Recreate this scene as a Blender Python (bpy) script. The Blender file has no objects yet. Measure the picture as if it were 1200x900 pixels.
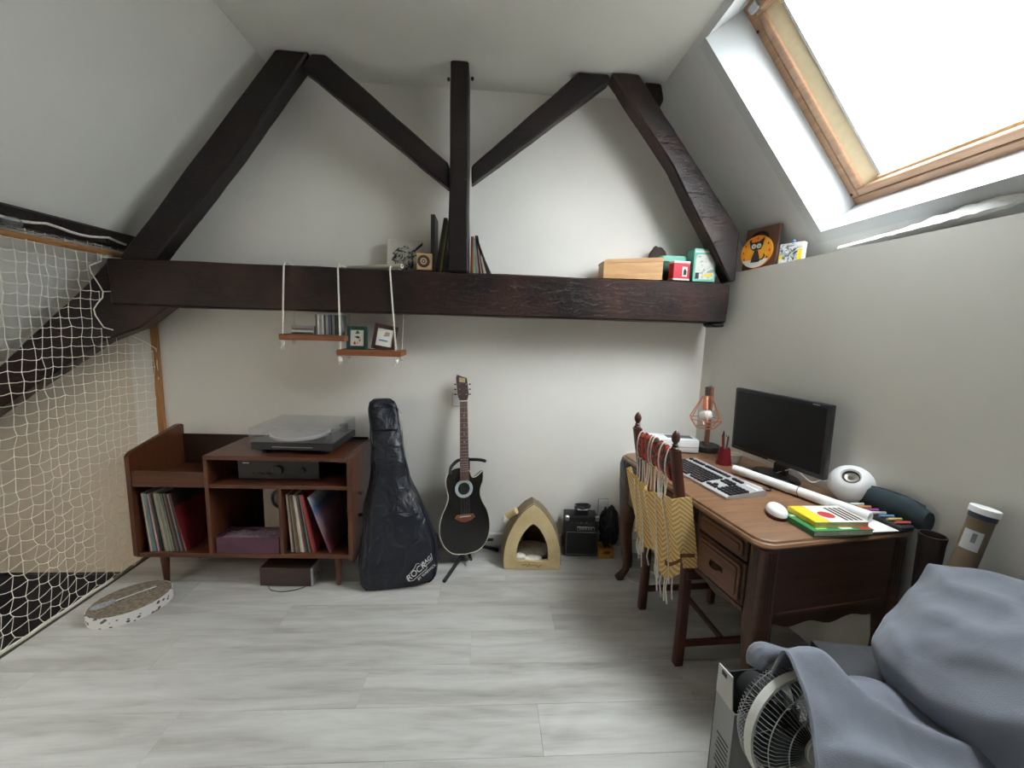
import bpy, bmesh, math, random
from mathutils import Matrix, Vector, noise
random.seed(7)
S = bpy.context.scene
COL = S.collection

# ---------------------------------------------------------------- camera
cam_d = bpy.data.cameras.new('camera'); cam_d.sensor_width = 36.0; cam_d.lens = 483 / 1200 * 36
cam_d.clip_start = 0.02
cam = bpy.data.objects.new('camera', cam_d); COL.objects.link(cam); S.camera = cam
_p, _y, _r = .1346, -.0609, .0309
_f = Vector((-math.sin(_y) * math.cos(_p), math.cos(_y) * math.cos(_p), -math.sin(_p)))
_rt = Vector((math.cos(_y), math.sin(_y), 0)); _d = _f.cross(_rt)
_r2 = math.cos(_r) * _rt - math.sin(_r) * _d; _d2 = math.sin(_r) * _rt + math.cos(_r) * _d
cam.matrix_world = Matrix(((_r2.x, -_d2.x, -_f.x, 0), (_r2.y, -_d2.y, -_f.y, 0), (_r2.z, -_d2.z, -_f.z, 1.40), (0, 0, 0, 1)))

# ---------------------------------------------------------------- sky and exposure
world = bpy.data.worlds.new('overcast_sky'); S.world = world; world.use_nodes = True
_wt = world.node_tree; _bg = _wt.nodes['Background']     # standard overcast sky: zenith three times the horizon, dull ground below
_tc = _wt.nodes.new('ShaderNodeTexCoord'); _sx = _wt.nodes.new('ShaderNodeSeparateXYZ'); _rp = _wt.nodes.new('ShaderNodeValToRGB')
_mr = _wt.nodes.new('ShaderNodeMapRange'); _mr.inputs[1].default_value = -1; _mr.inputs[2].default_value = 1
_wt.links.new(_tc.outputs['Generated'], _sx.inputs[0]); _wt.links.new(_sx.outputs[2], _mr.inputs[0]); _wt.links.new(_mr.outputs[0], _rp.inputs[0]); _wt.links.new(_rp.outputs[0], _bg.inputs[0])
_e = _rp.color_ramp.elements; _e[0].position = .0; _e[0].color = (.10, .10, .09, 1); _e[1].position = 1.0; _e[1].color = (.93, .97, 1.0, 1)
for _q, _c in ((.48, (.12, .12, .11, 1)), (.505, (.31, .323, .333, 1))):
    _n = _e.new(_q); _n.color = _c
_bg.inputs[1].default_value = 16.0
S.view_settings.view_transform = 'Standard'; S.view_settings.look = 'None'
S.view_settings.gamma = 1.0; S.view_settings.use_curve_mapping = False
S.view_settings.exposure = 1.18
S.cycles.max_bounces = 10; S.cycles.diffuse_bounces = 6; S.cycles.transparent_max_bounces = 24
S.cycles.caustics_reflective = False; S.cycles.caustics_refractive = False

# ---------------------------------------------------------------- helpers
PI = math.pi
def V(*a): return Vector(a)
def T(x, y, z): return Matrix.Translation((x, y, z))
def RZ(a): return Matrix.Rotation(a, 4, 'Z')
def RX(a): return Matrix.Rotation(a, 4, 'X')
def RY(a): return Matrix.Rotation(a, 4, 'Y')
def frame(o, x, y, z):
    return Matrix(((x[0], y[0], z[0], o[0]), (x[1], y[1], z[1], o[1]), (x[2], y[2], z[2], o[2]), (0, 0, 0, 1)))
def along(a, b, up=(0, 0, 1)):
    z = (Vector(b) - Vector(a)).normalized(); u = Vector(up)
    if abs(z.dot(u)) > .99: u = Vector((0, 1, 0))
    x = u.cross(z).normalized(); y = z.cross(x)
    return frame(a, x, y, z)

class MB:
    def __init__(s, M=None): s.v = []; s.f = []; s.M = M or Matrix()
    def add(s, vs, fs, M=None):
        b = len(s.v); m = s.M @ M if M else s.M
        s.v += [m @ Vector(p) for p in vs]; s.f += [[b + i for i in f] for f in fs]; return s
    def box(s, x0, x1, y0, y1, z0, z1, bev=0, M=None, seg=1):
        if bev <= 0:
            return s.add([(x0,y0,z0),(x1,y0,z0),(x1,y1,z0),(x0,y1,z0),(x0,y0,z1),(x1,y0,z1),(x1,y1,z1),(x0,y1,z1)],
                         [(0,3,2,1),(4,5,6,7),(0,1,5,4),(1,2,6,5),(2,3,7,6),(3,0,4,7)], M)
        bm = bmesh.new(); bmesh.ops.create_cube(bm, size=1)
        for v in bm.verts: v.co = Vector(((x0+x1)/2+v.co.x*(x1-x0), (y0+y1)/2+v.co.y*(y1-y0), (z0+z1)/2+v.co.z*(z1-z0)))
        bmesh.ops.bevel(bm, geom=bm.edges[:], offset=min(bev, .49*min(x1-x0,y1-y0,z1-z0)), segments=seg, affect='EDGES', profile=.5)
        bm.verts.index_update(); s.add([v.co[:] for v in bm.verts], [[v.index for v in f.verts] for f in bm.faces], M); bm.free(); return s
    def prism(s, poly, axis, a, b, M=None):
        n = len(poly)
        def q(p, t): return (t, p[0], p[1]) if axis == 'x' else (p[0], t, p[1]) if axis == 'y' else (p[0], p[1], t)
        return s.add([q(p, a) for p in poly] + [q(p, b) for p in poly],
                     [list(range(n))[::-1], list(range(n, 2*n))] + [(i, (i+1) % n, n+(i+1) % n, n+i) for i in range(n)], M)
    def tube(s, pts, r, n=6, M=None, closed=False, flat=1.0):
        pts = [Vector(p) for p in pts]; k = len(pts); rs = r if isinstance(r, (list, tuple)) else [r]*k
        vs = []; fs = []; prev = None
        for i, p in enumerate(pts):
            if closed: t = pts[(i+1) % k] - pts[i-1]
            else: t = pts[min(i+1, k-1)] - pts[max(i-1, 0)]
            t = t.normalized() if t.length > 1e-9 else Vector((0,0,1))
            if prev is None:
                up = Vector((0,0,1)) if abs(t.z) < .9 else Vector((1,0,0))
                x = t.cross(up).normalized()
            else:
                x = (prev - t*prev.dot(t)); x = x.normalized() if x.length > 1e-6 else t.orthogonal().normalized()
            prev = x; y = t.cross(x)
            for j in range(n):
                a = 2*PI*j/n; vs.append(p + x*math.cos(a)*rs[i] + y*math.sin(a)*rs[i]*flat)
        for i in range(k if closed else k-1):
            for j in range(n):
                a, b = i*n+j, i*n+(j+1) % n; c, d = ((i+1) % k)*n+(j+1) % n, ((i+1) % k)*n+j
                fs.append((a, b, c, d))
        if not closed: fs.append(list(range(n))[::-1]); fs.append([(k-1)*n+j for j in range(n)])
        return s.add(vs, fs, M)
    def lathe(s, prof, n=20, M=None, cap=True):
        vs = []; fs = []
        for r, z in prof:
            for j in range(n): vs.append((r*math.cos(2*PI*j/n), r*math.sin(2*PI*j/n), z))
        for i in range(len(prof)-1):
            for j in range(n): fs.append((i*n+j, i*n+(j+1) % n, (i+1)*n+(j+1) % n, (i+1)*n+j))
        if cap:
            if prof[0][0] > 1e-5: fs.append(list(range(n))[::-1])
            if prof[-1][0] > 1e-5: fs.append([(len(prof)-1)*n+j for j in range(n)])
        return s.add(vs, fs, M)
    def cyl(s, a, b, r, n=16, r2=None):
        a = Vector(a); b = Vector(b); return s.lathe([(r, 0), (r if r2 is None else r2, (b-a).length)], n, along(a, b))
    def ball(s, c, r, n=14, sc=(1,1,1), M=None):
        pr = [(max(1e-6, math.sin(PI*i/(n//2)))*r, -math.cos(PI*i/(n//2))*r) for i in range(n//2+1)]
        m = T(*c) @ Matrix.Diagonal((sc[0], sc[1], sc[2], 1))
        return s.lathe(pr, n, (M @ m) if M else m, cap=False)
    def loft(s, rings, cap=True, M=None):
        n = len(rings[0]); vs = [p for r in rings for p in r]; fs = []
        for i in range(len(rings)-1):
            for j in range(n): fs.append((i*n+j, i*n+(j+1) % n, (i+1)*n+(j+1) % n, (i+1)*n+j))
        if cap: fs.append(list(range(n))[::-1]); fs.append([(len(rings)-1)*n+j for j in range(n)])
        return s.add(vs, fs, M)
    def grid(s, fn, nu, nv, thick=0, M=None):
        P = [[Vector(fn(i/nu, j/nv)) for j in range(nv+1)] for i in range(nu+1)]
        vs = [p for r in P for p in r]; w = nv+1; fs = [(i*w+j, (i+1)*w+j, (i+1)*w+j+1, i*w+j+1) for i in range(nu) for j in range(nv)]
        if thick:
            nb = len(vs); back = []
            for i in range(nu+1):
                for j in range(nv+1):
                    du = P[min(i+1, nu)][j]-P[max(i-1, 0)][j]; dv = P[i][min(j+1, nv)]-P[i][max(j-1, 0)]
                    nn = du.cross(dv); nn = nn.normalized() if nn.length > 1e-12 else Vector((0,0,1)); back.append(P[i][j]-nn*thick)
            vs = vs+back; fs = fs+[[nb+k for k in f][::-1] for f in fs]
            for i in range(nu): fs += [(i*w, nb+i*w, nb+(i+1)*w, (i+1)*w), (i*w+nv, (i+1)*w+nv, nb+(i+1)*w+nv, nb+i*w+nv)]
            for j in range(nv): fs += [(j, j+1, nb+j+1, nb+j), (nu*w+j, nb+nu*w+j, nb+nu*w+j+1, nu*w+j+1)]
        return s.add(vs, fs, M)
    def mesh(s, name, smooth=35, off=None):
        me = bpy.data.meshes.new(name); o = off or Vector((0,0,0))
        me.from_pydata([v-o for v in s.v], [], s.f); me.update()
        bm = bmesh.new(); bm.from_mesh(me); bmesh.ops.recalc_face_normals(bm, faces=bm.faces[:]); bm.to_mesh(me); bm.free()
        if smooth:
            me.polygons.foreach_set('use_smooth', [True]*len(me.polygons)); me.set_sharp_from_angle(angle=math.radians(smooth))
        return me
    def build(s, name, mat, parent=None, label=None, cat=None, group=None, kind=None, smooth=35, world=False):
        off = None
        if parent is None and s.v:
            lo = [min(v[k] for v in s.v) for k in range(3)]; hi = [max(v[k] for v in s.v) for k in range(3)]
            off = Vector(((lo[0]+hi[0])/2, (lo[1]+hi[1])/2, lo[2]))
        if parent is not None and world:
            inv = WM[parent.name].inverted(); s.v = [inv @ v for v in s.v]
        me = s.mesh(name, smooth, off); me.materials.append(mat)
        o = bpy.data.objects.new(name, me); COL.objects.link(o)
        if off: o.location = off
        WM[o.name] = (WM[parent.name] if parent else Matrix()) @ (T(*off) if off else Matrix())
        if parent: o.parent = parent
        return tag(o, label, cat, group, kind)
WM = {}
def tag(o, label=None, cat=None, group=None, kind=None):
    if label: o['label'] = label
    if cat: o['category'] = cat
    if group: o['group'] = group
    if kind: o['kind'] = kind
    return o
def thing(name, loc, rz=0, label=None, cat=None, group=None, kind=None, M=None):
    o = bpy.data.objects.new(name, None); COL.objects.link(o); o.empty_display_size = .05
    m = M if M is not None else T(*loc) @ RZ(rz); o.matrix_world = m; WM[o.name] = m
    return tag(o, label, cat, group, kind)
def copy_tree(o, parent=None):
    c = o.copy(); COL.objects.link(c); c.parent = parent
    for ch in list(o.children): copy_tree(ch, c)
    return c
def text(name, body, size, mat, parent, M, depth=.0006, shear=0, kind=None):
    cu = bpy.data.curves.new(name, 'FONT'); cu.body = body; cu.size = size; cu.extrude = depth; cu.shear = shear; cu.align_x = 'CENTER'
    tmp = bpy.data.objects.new('tmp', cu); me = bpy.data.meshes.new_from_object(tmp); bpy.data.objects.remove(tmp)
    me.transform(M); me.materials.clear(); me.materials.append(mat); me.name = name
    o = bpy.data.objects.new(name, me); COL.objects.link(o); o.parent = parent; return o
def cr(pts, t):
    n = len(pts)-1; x = min(max(t, 0), 1)*n; i = min(int(x), n-1); f = x-i
    p = [Vector(pts[max(i-1, 0)]), Vector(pts[i]), Vector(pts[i+1]), Vector(pts[min(i+2, n)])]
    return .5*((2*p[1])+(p[2]-p[0])*f+(2*p[0]-5*p[1]+4*p[2]-p[3])*f*f+(3*p[1]-p[0]-3*p[2]+p[3])*f**3)
def crs(pts, n): return [cr(pts, i/n) for i in range(n+1)]
def rrect(x0, x1, y0, y1, r, n=5):
    out = []
    for cx, cy, a0 in ((x1-r, y1-r, 0), (x0+r, y1-r, PI/2), (x0+r, y0+r, PI), (x1-r, y0+r, 1.5*PI)):
        out += [(cx+r*math.cos(a0+PI/2*i/n), cy+r*math.sin(a0+PI/2*i/n)) for i in range(n+1)]
    return out

# ---------------------------------------------------------------- materials
def lin(c): return tuple((x/12.92 if x <= .04045 else ((x+.055)/1.055)**2.4) for x in c)
def hx(r, g, b): return lin((r/255, g/255, b/255))
class NT:
    def __init__(s, name):
        s.m = bpy.data.materials.new(name); s.m.use_nodes = True; s.t = s.m.node_tree; s.b = s.t.nodes['Principled BSDF']
    def n(s, typ, ins=None, **kw):
        d = s.t.nodes.new(typ)
        for k, v in kw.items(): setattr(d, k, v)
        for k, v in (ins or {}).items(): s.put(d.inputs[k], v)
        return d
    def put(s, sock, v):
        if isinstance(v, bpy.types.NodeSocket): s.t.links.new(v, sock)
        elif isinstance(v, bpy.types.Node): s.t.links.new(v.outputs[0], sock)
        else:
            if sock.type == 'RGBA' and len(v) == 3: v = (*v, 1)
            sock.default_value = v
    def math(s, op, a, b=0.0): return s.n('ShaderNodeMath', {0: a, 1: b}, operation=op).outputs[0]
    def coord(s, scale=(1,1,1), rnd=False, kind='Object'):
        v = s.n('ShaderNodeTexCoord').outputs[kind]
        if rnd:
            r = s.n('ShaderNodeObjectInfo').outputs['Random']
            v = s.n('ShaderNodeVectorMath', {0: v, 1: s.n('ShaderNodeCombineXYZ', {0: s.math('MULTIPLY', r, 37.), 1: s.math('MULTIPLY', r, 91.), 2: s.math('MULTIPLY', r, 17.)})}, operation='ADD').outputs[0]
        return s.n('ShaderNodeMapping', {'Vector': v, 'Scale': scale}).outputs[0]
    def noise(s, vec, scale, detail=4, rough=.55, dist=0): return s.n('ShaderNodeTexNoise', {'Vector': vec, 'Scale': scale, 'Detail': detail, 'Roughness': rough, 'Distortion': dist}).outputs[0]
    def ramp(s, fac, stops):
        r = s.n('ShaderNodeValToRGB', {0: fac}); e = r.color_ramp.elements
        while len(e) < len(stops): e.new(.5)
        for i, (p, c) in enumerate(stops): e[i].position = p; e[i].color = (*c, 1) if len(c) == 3 else c
        return r.outputs[0]
    def mix(s, f, a, b): return s.n('ShaderNodeMix', {0: f, 6: a, 7: b}, data_type='RGBA').outputs[2]
    def bump(s, h, strength=.3, dist=.002): s.put(s.b.inputs['Normal'], s.n('ShaderNodeBump', {'Height': h, 'Strength': strength, 'Distance': dist}).outputs[0])
    def fin(s, col, rough=.5, metal=0, **kw):
        s.put(s.b.inputs['Base Color'], col); s.put(s.b.inputs['Roughness'], rough); s.put(s.b.inputs['Metallic'], metal)
        for k, v in kw.items(): s.put(s.b.inputs[k.replace('_', ' ')], v)
        return s.m
def sc3(c, k): return tuple(min(1, x*k) for x in c)
def plain(name, c, rough=.5, metal=0, var=.08, sc=30, bump=0, **kw):
    k = NT(name); v = k.coord(rnd=True); f = k.noise(v, sc, 3)
    if bump: k.bump(k.noise(v, sc*4, 3), bump, .001)
    return k.fin(k.ramp(f, [(.3, sc3(c, 1-var)), (.7, sc3(c, 1+var))]), rough, metal, **kw)
def wood(name, a, b, rough=.4, axis=0, sc=1.0, bump=.15, var=.5, coat=0):
    k = NT(name); st = [9., 9., 9.]; st[axis] = .8
    v = k.coord(tuple(x*sc for x in st), rnd=True)
    g = k.noise(v, 3, 6, .65, 1.2); fine = k.noise(v, 14, 4, .7)
    f = k.math('ADD', k.math('MULTIPLY', g, 1-var*.4), k.math('MULTIPLY', fine, var*.4))
    k.bump(fine, bump, .001)
    return k.fin(k.ramp(f, [(.32, a), (.68, b)]), rough, 0, Coat_Weight=coat, Coat_Roughness=.15)
def paint(name, c, var=.03):
    k = NT(name); v = k.coord(); f = k.noise(v, 2.2, 4); h = k.noise(v, 90, 3)
    k.bump(k.math('ADD', h, k.math('MULTIPLY', k.noise(v, 7, 3), 3.)), .12, .002)
    return k.fin(k.ramp(f, [(.3, sc3(c, 1-var)), (.7, sc3(c, 1+var))]), .85)

M_wall = paint('wall_paint', (.82, .80, .755)); M_wall2 = paint('stairwell_paint', (.74, .66, .56), .06)
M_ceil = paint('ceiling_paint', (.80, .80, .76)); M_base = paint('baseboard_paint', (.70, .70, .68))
M_grey = paint('knee_wall_paint', (.62, .61, .565)); M_slope = paint('slope_bluish_grey', (.66, .68, .69)); M_reveal = paint('reveal_plaster', (.58, .61, .63))  # right slope coloured a faintly bluish grey, apart from the ceiling
def beam_mat(name, a, b, rough):
    k = NT(name); v = k.coord((1, 1, 1), rnd=True); vs = k.coord((1.6, 9, 9), rnd=True)
    g = k.noise(vs, 3, 6, .65, .8); blot = k.noise(v, 3.2, 5, .6); cr_ = k.noise(vs, 6, 5, .8, 1.5)
    crk = k.ramp(cr_, [(.30, (0,0,0)), (.42, (1,1,1))])
    k.bump(k.math('ADD', k.math('MULTIPLY', crk, .8), k.math('ADD', g, k.noise(v, 16, 4))), .45, .005)
    col = k.mix(k.ramp(blot, [(.42, (0,0,0)), (.68, (1,1,1))]), a, b)
    col = k.mix(k.math('MULTIPLY', k.noise(vs, 12, 3), .5), col, sc3(a, .5))
    return k.fin(col, rough, 0, Specular_IOR_Level=.35)
M_beam = beam_mat('aged_beam_wood', hx(30, 24, 25), hx(44, 33, 32), .40)
M_beamr = beam_mat('reddish_beam_wood', hx(33, 24, 24), hx(70, 44, 36), .42)
M_pine = wood('pine', hx(150, 98, 52), hx(196, 145, 92), .4, 1, 1.0)
M_pinex = wood('pine_crosswise', hx(150, 98, 52), hx(196, 145, 92), .4, 0, 1.0)
M_frame = wood('window_pine', hx(150, 114, 86), hx(192, 154, 122), .35, 1, 1.2)
M_bead = plain('pale_bead', hx(216, 200, 166), .5, var=.05); M_metal = plain('grey_metal', (.45, .46, .47), .4, .8)
M_teak = wood('teak_veneer', hx(66, 35, 22), hx(102, 57, 34), .38, 0, 1.0, coat=.1)
M_teakv = wood('teak_veneer_upright', hx(66, 35, 22), hx(102, 57, 34), .38, 2, 1.0, coat=.1)
M_oak = wood('oak_desk', hx(96, 69, 49), hx(140, 104, 75), .34, 1, 1.0, coat=.15)
M_oakd = wood('dark_oak_panel', hx(56, 36, 27), hx(90, 58, 42), .38, 1, 1.2)
M_oakg = plain('dark_groove_wood', hx(48, 28, 20), .5)
M_chair = wood('walnut_chair', hx(52, 27, 20), hx(88, 48, 36), .38, 2, 1.2)
M_black = plain('black_plastic', (.012, .012, .014), .35); M_blackm = plain('matte_black', (.015, .015, .017), .7)
M_white = plain('white_plastic', (.78, .79, .80), .35, var=.02); M_ivory = plain('ivory', (.70, .66, .55), .5, var=.05)
M_rope = plain('white_rope', (.72, .70, .62), .8, var=.15, sc=120, bump=.5)
M_net = plain('net_cord', (.80, .79, .70), .8, var=.1)
M_chrome = plain('chrome', (.7, .7, .7), .2, 1)
M_copper = plain('copper', (.80, .36, .24), .28, 1, var=.05)
M_glassb = plain('frosted_bulb', (.85, .84, .80), .25, var=.02)
k = NT('clear_acrylic'); k.t.nodes.remove(k.b); _tr = k.n('ShaderNodeBsdfTransparent', {0: (.93, .94, .95)}); _gl = k.n('ShaderNodeBsdfGlossy', {0: (1, 1, 1), 1: .06})
_mx = k.n('ShaderNodeMixShader', {0: k.math('ADD', .05, k.math('MULTIPLY', k.math('POWER', k.n('ShaderNodeLayerWeight', {0: .5}).outputs['Facing'], 4.), .6)), 1: _tr, 2: _gl}); k.t.links.new(_mx.outputs[0], k.t.nodes['Material Output'].inputs[0]); M_acryl = k.m
k = NT('window_glass'); k.t.nodes.remove(k.b); _tr = k.n('ShaderNodeBsdfTransparent', {0: (.97, .98, .98)}); _gl = k.n('ShaderNodeBsdfGlossy', {0: (1, 1, 1), 1: .02})
_mx = k.n('ShaderNodeMixShader', {0: k.math('ADD', .04, k.math('MULTIPLY', k.math('POWER', k.n('ShaderNodeLayerWeight', {0: .5}).outputs['Facing'], 4.), .5)), 1: _tr, 2: _gl}); k.t.links.new(_mx.outputs[0], k.t.nodes['Material Output'].inputs[0]); M_glass = k.m
# ================================================================ THE ROOM
ZC = 2.716; XL, XR = -1.176, .905; YB = 2.52; YR = -2.2
SLA = math.radians(51); SLB = math.atan2(.896, .804)
def wallx(y): return 1.352 + .18*(YB-y) if y > .9 else 1.352 + .18*(YB-.9)
# floor: subfloor + planks
k = NT('grey_oak_plank'); v = k.coord((.55, 5, 5), rnd=True); v2 = k.coord((.8, 4.5, 1), rnd=True); vk = k.coord((1.0, 2.6, 1), rnd=True)
g = k.noise(v, 2.4, 7, .6, .7); big = k.noise(v2, 1.1, 3, .5, .9)
ring = k.math('SINE', k.math('MULTIPLY', k.noise(v2, .9, 2, .4, .5), 70.)); fine = k.noise(k.coord((2, 34, 34), rnd=True), 5, 4, .7)
kn = k.n('ShaderNodeTexVoronoi', {'Vector': vk, 'Scale': 2.1}).outputs[0]; knot = k.ramp(kn, [(.02, (1, 1, 1)), (.16, (0, 0, 0))])
f = k.math('ADD', k.math('MULTIPLY', g, .55), k.math('MULTIPLY', big, .35)); f = k.math('ADD', f, k.math('MULTIPLY', k.math('MULTIPLY', ring, .035), big))
f = k.math('ADD', f, k.math('MULTIPLY', k.math('SUBTRACT', fine, .5), .16)); f = k.math('SUBTRACT', f, k.math('MULTIPLY', knot, .10))
col = k.ramp(f, [(.28, (.32, .305, .28)), (.46, (.51, .505, .48)), (.64, (.64, .645, .62))])
k.bump(fine, .12, .0008)
col = k.n('ShaderNodeHueSaturation', {'Value': k.math('ADD', .96, k.math('MULTIPLY', k.n('ShaderNodeObjectInfo').outputs['Random'], .07)), 'Color': col}).outputs[0]
M_plank = k.fin(col, k.math('ADD', .40, k.math('MULTIPLY', g, .2)))
FX0, FX1 = -1.975, 1.36
m = MB(); m.box(FX0, 1.85, YR, YB, -.20, -.012)
floor = m.build('floor', plain('subfloor', (.12, .11, .1), .8), kind='structure')
PW, PL = .192, 1.285; r = 0; yy = YB; cache = {}
offs = [.0, .47, .82, .25, .64, 1.05, .38, .9, .15, .72]
while yy > YR + .02:
    y1 = yy - PW if yy - PW > YR else YR
    xe = wallx((yy+y1)/2) - .004
    x = FX0 - offs[r % len(offs)]
    while x < xe - .02:
        a, b = max(x, FX0), min(x + PL, xe)
        if b - a > .03:
            m = MB(); m.box(a + .0003, b - .0003, y1 + .0003, yy - .0003, -.012, 0, .0007)
            m.build('plank', M_plank, floor, smooth=0, world=True)
        x += PL
    yy = y1; r += 1
# back wall with the baseboard, pier
wb = MB().box(XL-.9, 1.9, YB, YB+.12, -.2, ZC+.15).build('wall_back', M_wall, kind='structure')
ws = MB().box(-3.3, XL-.9, YB, YB+.12, -.18, 2.2).build('wall_stairwell_back', M_wall2, kind='structure')
MB().box(-1.93, .905, YB-.018, YB, 0, .085, .004).build('baseboard_back', M_base, kind='structure')
m = MB().box(.915, 1.32, YB-.09, YB, 0, .62, .003)
pier = m.build('wall_pier', M_wall, kind='structure')
MB().box(.905, 1.32, YB-.108, YB-.0905, 0, .085, .004).build('baseboard_pier', M_base, kind='structure')
# stairwell below the floor, seen through the net
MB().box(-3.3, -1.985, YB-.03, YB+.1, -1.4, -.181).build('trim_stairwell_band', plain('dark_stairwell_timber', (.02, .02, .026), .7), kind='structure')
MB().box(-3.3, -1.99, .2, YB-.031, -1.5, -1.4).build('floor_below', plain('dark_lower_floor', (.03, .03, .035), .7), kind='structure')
MB().box(-3.42, -3.3, .1, YB+.12, -1.5, 2.0).build('wall_stairwell_left', M_wall2, kind='structure')
MB().box(-3.3, -1.99, .1, .2, -1.5, 2.4).build('wall_stairwell_near', M_wall2, kind='structure')
MB().box(-2.14, -1.985, YR, .099, -.2, 1.78).build('wall_left', M_wall, kind='structure')
MB().box(-1.984, -1.976, .2, YB-.0005, -1.5, -.013).build('wall_stairwell_right', M_wall2, kind='structure')
# flat ceiling
MB().box(XL-.02, XR+.005, YR, YB-.0005, ZC, ZC+.12).build('ceiling', M_ceil, kind='structure')
# left slope
ul = V(-math.cos(SLB), 0, -math.sin(SLB)); nl = V(-math.sin(SLB), 0, math.cos(SLB))
Ml = frame((XL, 0, ZC), ul, (0, 1, 0), nl)
m = MB(Ml)        # with a small skylight over the stairs, beyond the net
for a, b, c0, c1 in ((0, 1.6, YR, YB-.0005), (2.4, 3.25, YR, YB-.0005), (1.6, 2.4, YR, .35), (1.6, 2.4, 1.15, YB-.0005)): m.box(a, b, c0, c1, 0, .12)
m.build('ceiling_left', M_ceil, kind='structure')
w2 = thing('window_2', (0, 0, 0), kind='structure', M=Ml @ T(2.0, .75, .08))
m = MB()
for b in ((-.40, -.35, -.4, .4), (.35, .40, -.4, .4), (-.35, .35, -.4, -.35), (-.35, .35, .35, .4)): m.box(b[0], b[1], b[2], b[3], 0, .04)
m.build('sash', M_frame, w2); MB().box(-.35, .35, -.35, .35, .018, .022).build('pane', M_glass, w2)
# right slope with skylight opening (local x = down the slope, y = world y, z = outwards)
ur = V(math.cos(SLA), 0, -math.sin(SLA)); nr = V(math.sin(SLA), 0, math.cos(SLA))
Mr = frame((XR, 0, ZC), ur, (0, 1, 0), nr)
WY0, WY1, WS0, WS1 = .72, 1.955, .03, 1.055; RD = .20
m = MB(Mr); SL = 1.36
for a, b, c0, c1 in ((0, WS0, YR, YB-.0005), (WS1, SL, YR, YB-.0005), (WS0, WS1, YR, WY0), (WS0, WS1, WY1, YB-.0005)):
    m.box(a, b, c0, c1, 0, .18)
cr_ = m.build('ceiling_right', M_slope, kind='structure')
def ringbox(m, ax, ay, w, z0, z1, bev=.004):
    m.box(-ax, -ax+w, -ay, ay, z0, z1, bev); m.box(ax-w, ax, -ay, ay, z0, z1, bev)
    m.box(-ax+w, ax-w, -ay, -ay+w, z0, z1, bev); m.box(-ax+w, ax-w, ay-w, ay, z0, z1, bev); return m
def skylight(name, A, B):
    m = MB(Mr); e = .004
    m.box(WS0, WS1, B-e, B+.05, -.001, RD); m.box(WS0, WS1, A-.05, A+e, -.001, RD)
    m.box(WS1-e, WS1+.05, A-.05, B+.05, -.001, RD); m.box(WS0-.05, WS0+e, A-.05, B+.05, .003, RD)
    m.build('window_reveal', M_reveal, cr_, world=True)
    win = thing(name, (0, 0, 0), kind='structure', M=Mr @ T((WS0+WS1)/2, (A+B)/2, RD))
    hx_, hy_ = (WS1-WS0)/2, (B-A)/2
    ringbox(MB(), hx_+.015, hy_+.015, .055, 0, .045).build('outer_frame', M_frame, win)
    ringbox(MB(), hx_-.034, hy_-.034, .012, .006, .05, 0).build('seal_gap', M_blackm, win)
    ringbox(MB(), hx_-.044, hy_-.044, .034, -.004, .05).build('sash', M_frame, win)
    ax, ay = hx_-.077, hy_-.077
    m = MB(); m.prism([(ay-.05, .060), (ay-.05, .045), (ay, .012), (ay, .060)], 'x', -ax, ax); m.prism([(-ay+.05, .060), (-ay+.05, .045), (-ay, .012), (-ay, .060)], 'x', -ax, ax); m.box(-ax, -ax+.03, -ay+.05, ay-.05, .03, .06); m.box(ax-.012, ax, -ay+.05, ay-.05, .03, .06)
    m.build('glazing_bead', M_bead, win)
    MB().box(-ax+.03, ax-.012, ay-.062, ay-.0505, .04, .065).box(-ax+.03, ax-.012, -ay+.0505, -ay+.062, .04, .065).build('metal_spacer', M_metal, win)
    MB().box(-ax, ax, -ay, ay, .066, .07).build('pane', M_glass, win)
    MB().box(-hx_+.02, -hx_+.075, -hy_+.09, hy_-.10, -.035, -.004, .008).build('ventilation_bar', M_frame, win)
    MB().box(-hx_+.028, -hx_+.062, hy_-.12, hy_-.07, -.05, -.012, .006).build('hinge_cap', M_metal, win)
    for a in (-hx_+.12, hx_-.06):
        MB().cyl((a, hy_-.012, .001), (a, hy_-.012, -.003), .006, 8).build('screw', M_blackm, win)
skylight('window_1', WY0, WY1)
# knee wall on the right with its ledge
m = MB(); ys = [YB-.0005, .9, .89, YR]
def lz(y): return 1.744 + .0355*(YB-y) if y > .88 else 1.80
pts = [(y, wallx(y), min(lz(y), 1.80)) for y in ys]
for i in range(3):
    (y0, x0, z0), (y1, x1, z1) = pts[i], pts[i+1]
    m.add([(x0, y0, -.19), (x1, y1, -.19), (x1, y1, z1), (x0, y0, z0), (1.80, y0, -.19), (1.80, y1, -.19), (1.80, y1, z1), (1.80, y0, z0)],
          [(0,1,2,3), (3,2,6,7), (4,7,6,5), (0,4,5,1), (0,3,7,4), (1,5,6,2)])
m.build('wall_right', M_grey, kind='structure')
# wall behind the camera
MB().box(-2.14, 1.9, YR-.12, YR-.0005, -.2, ZC+.15).build('wall_front', M_wall, kind='structure')

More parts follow.
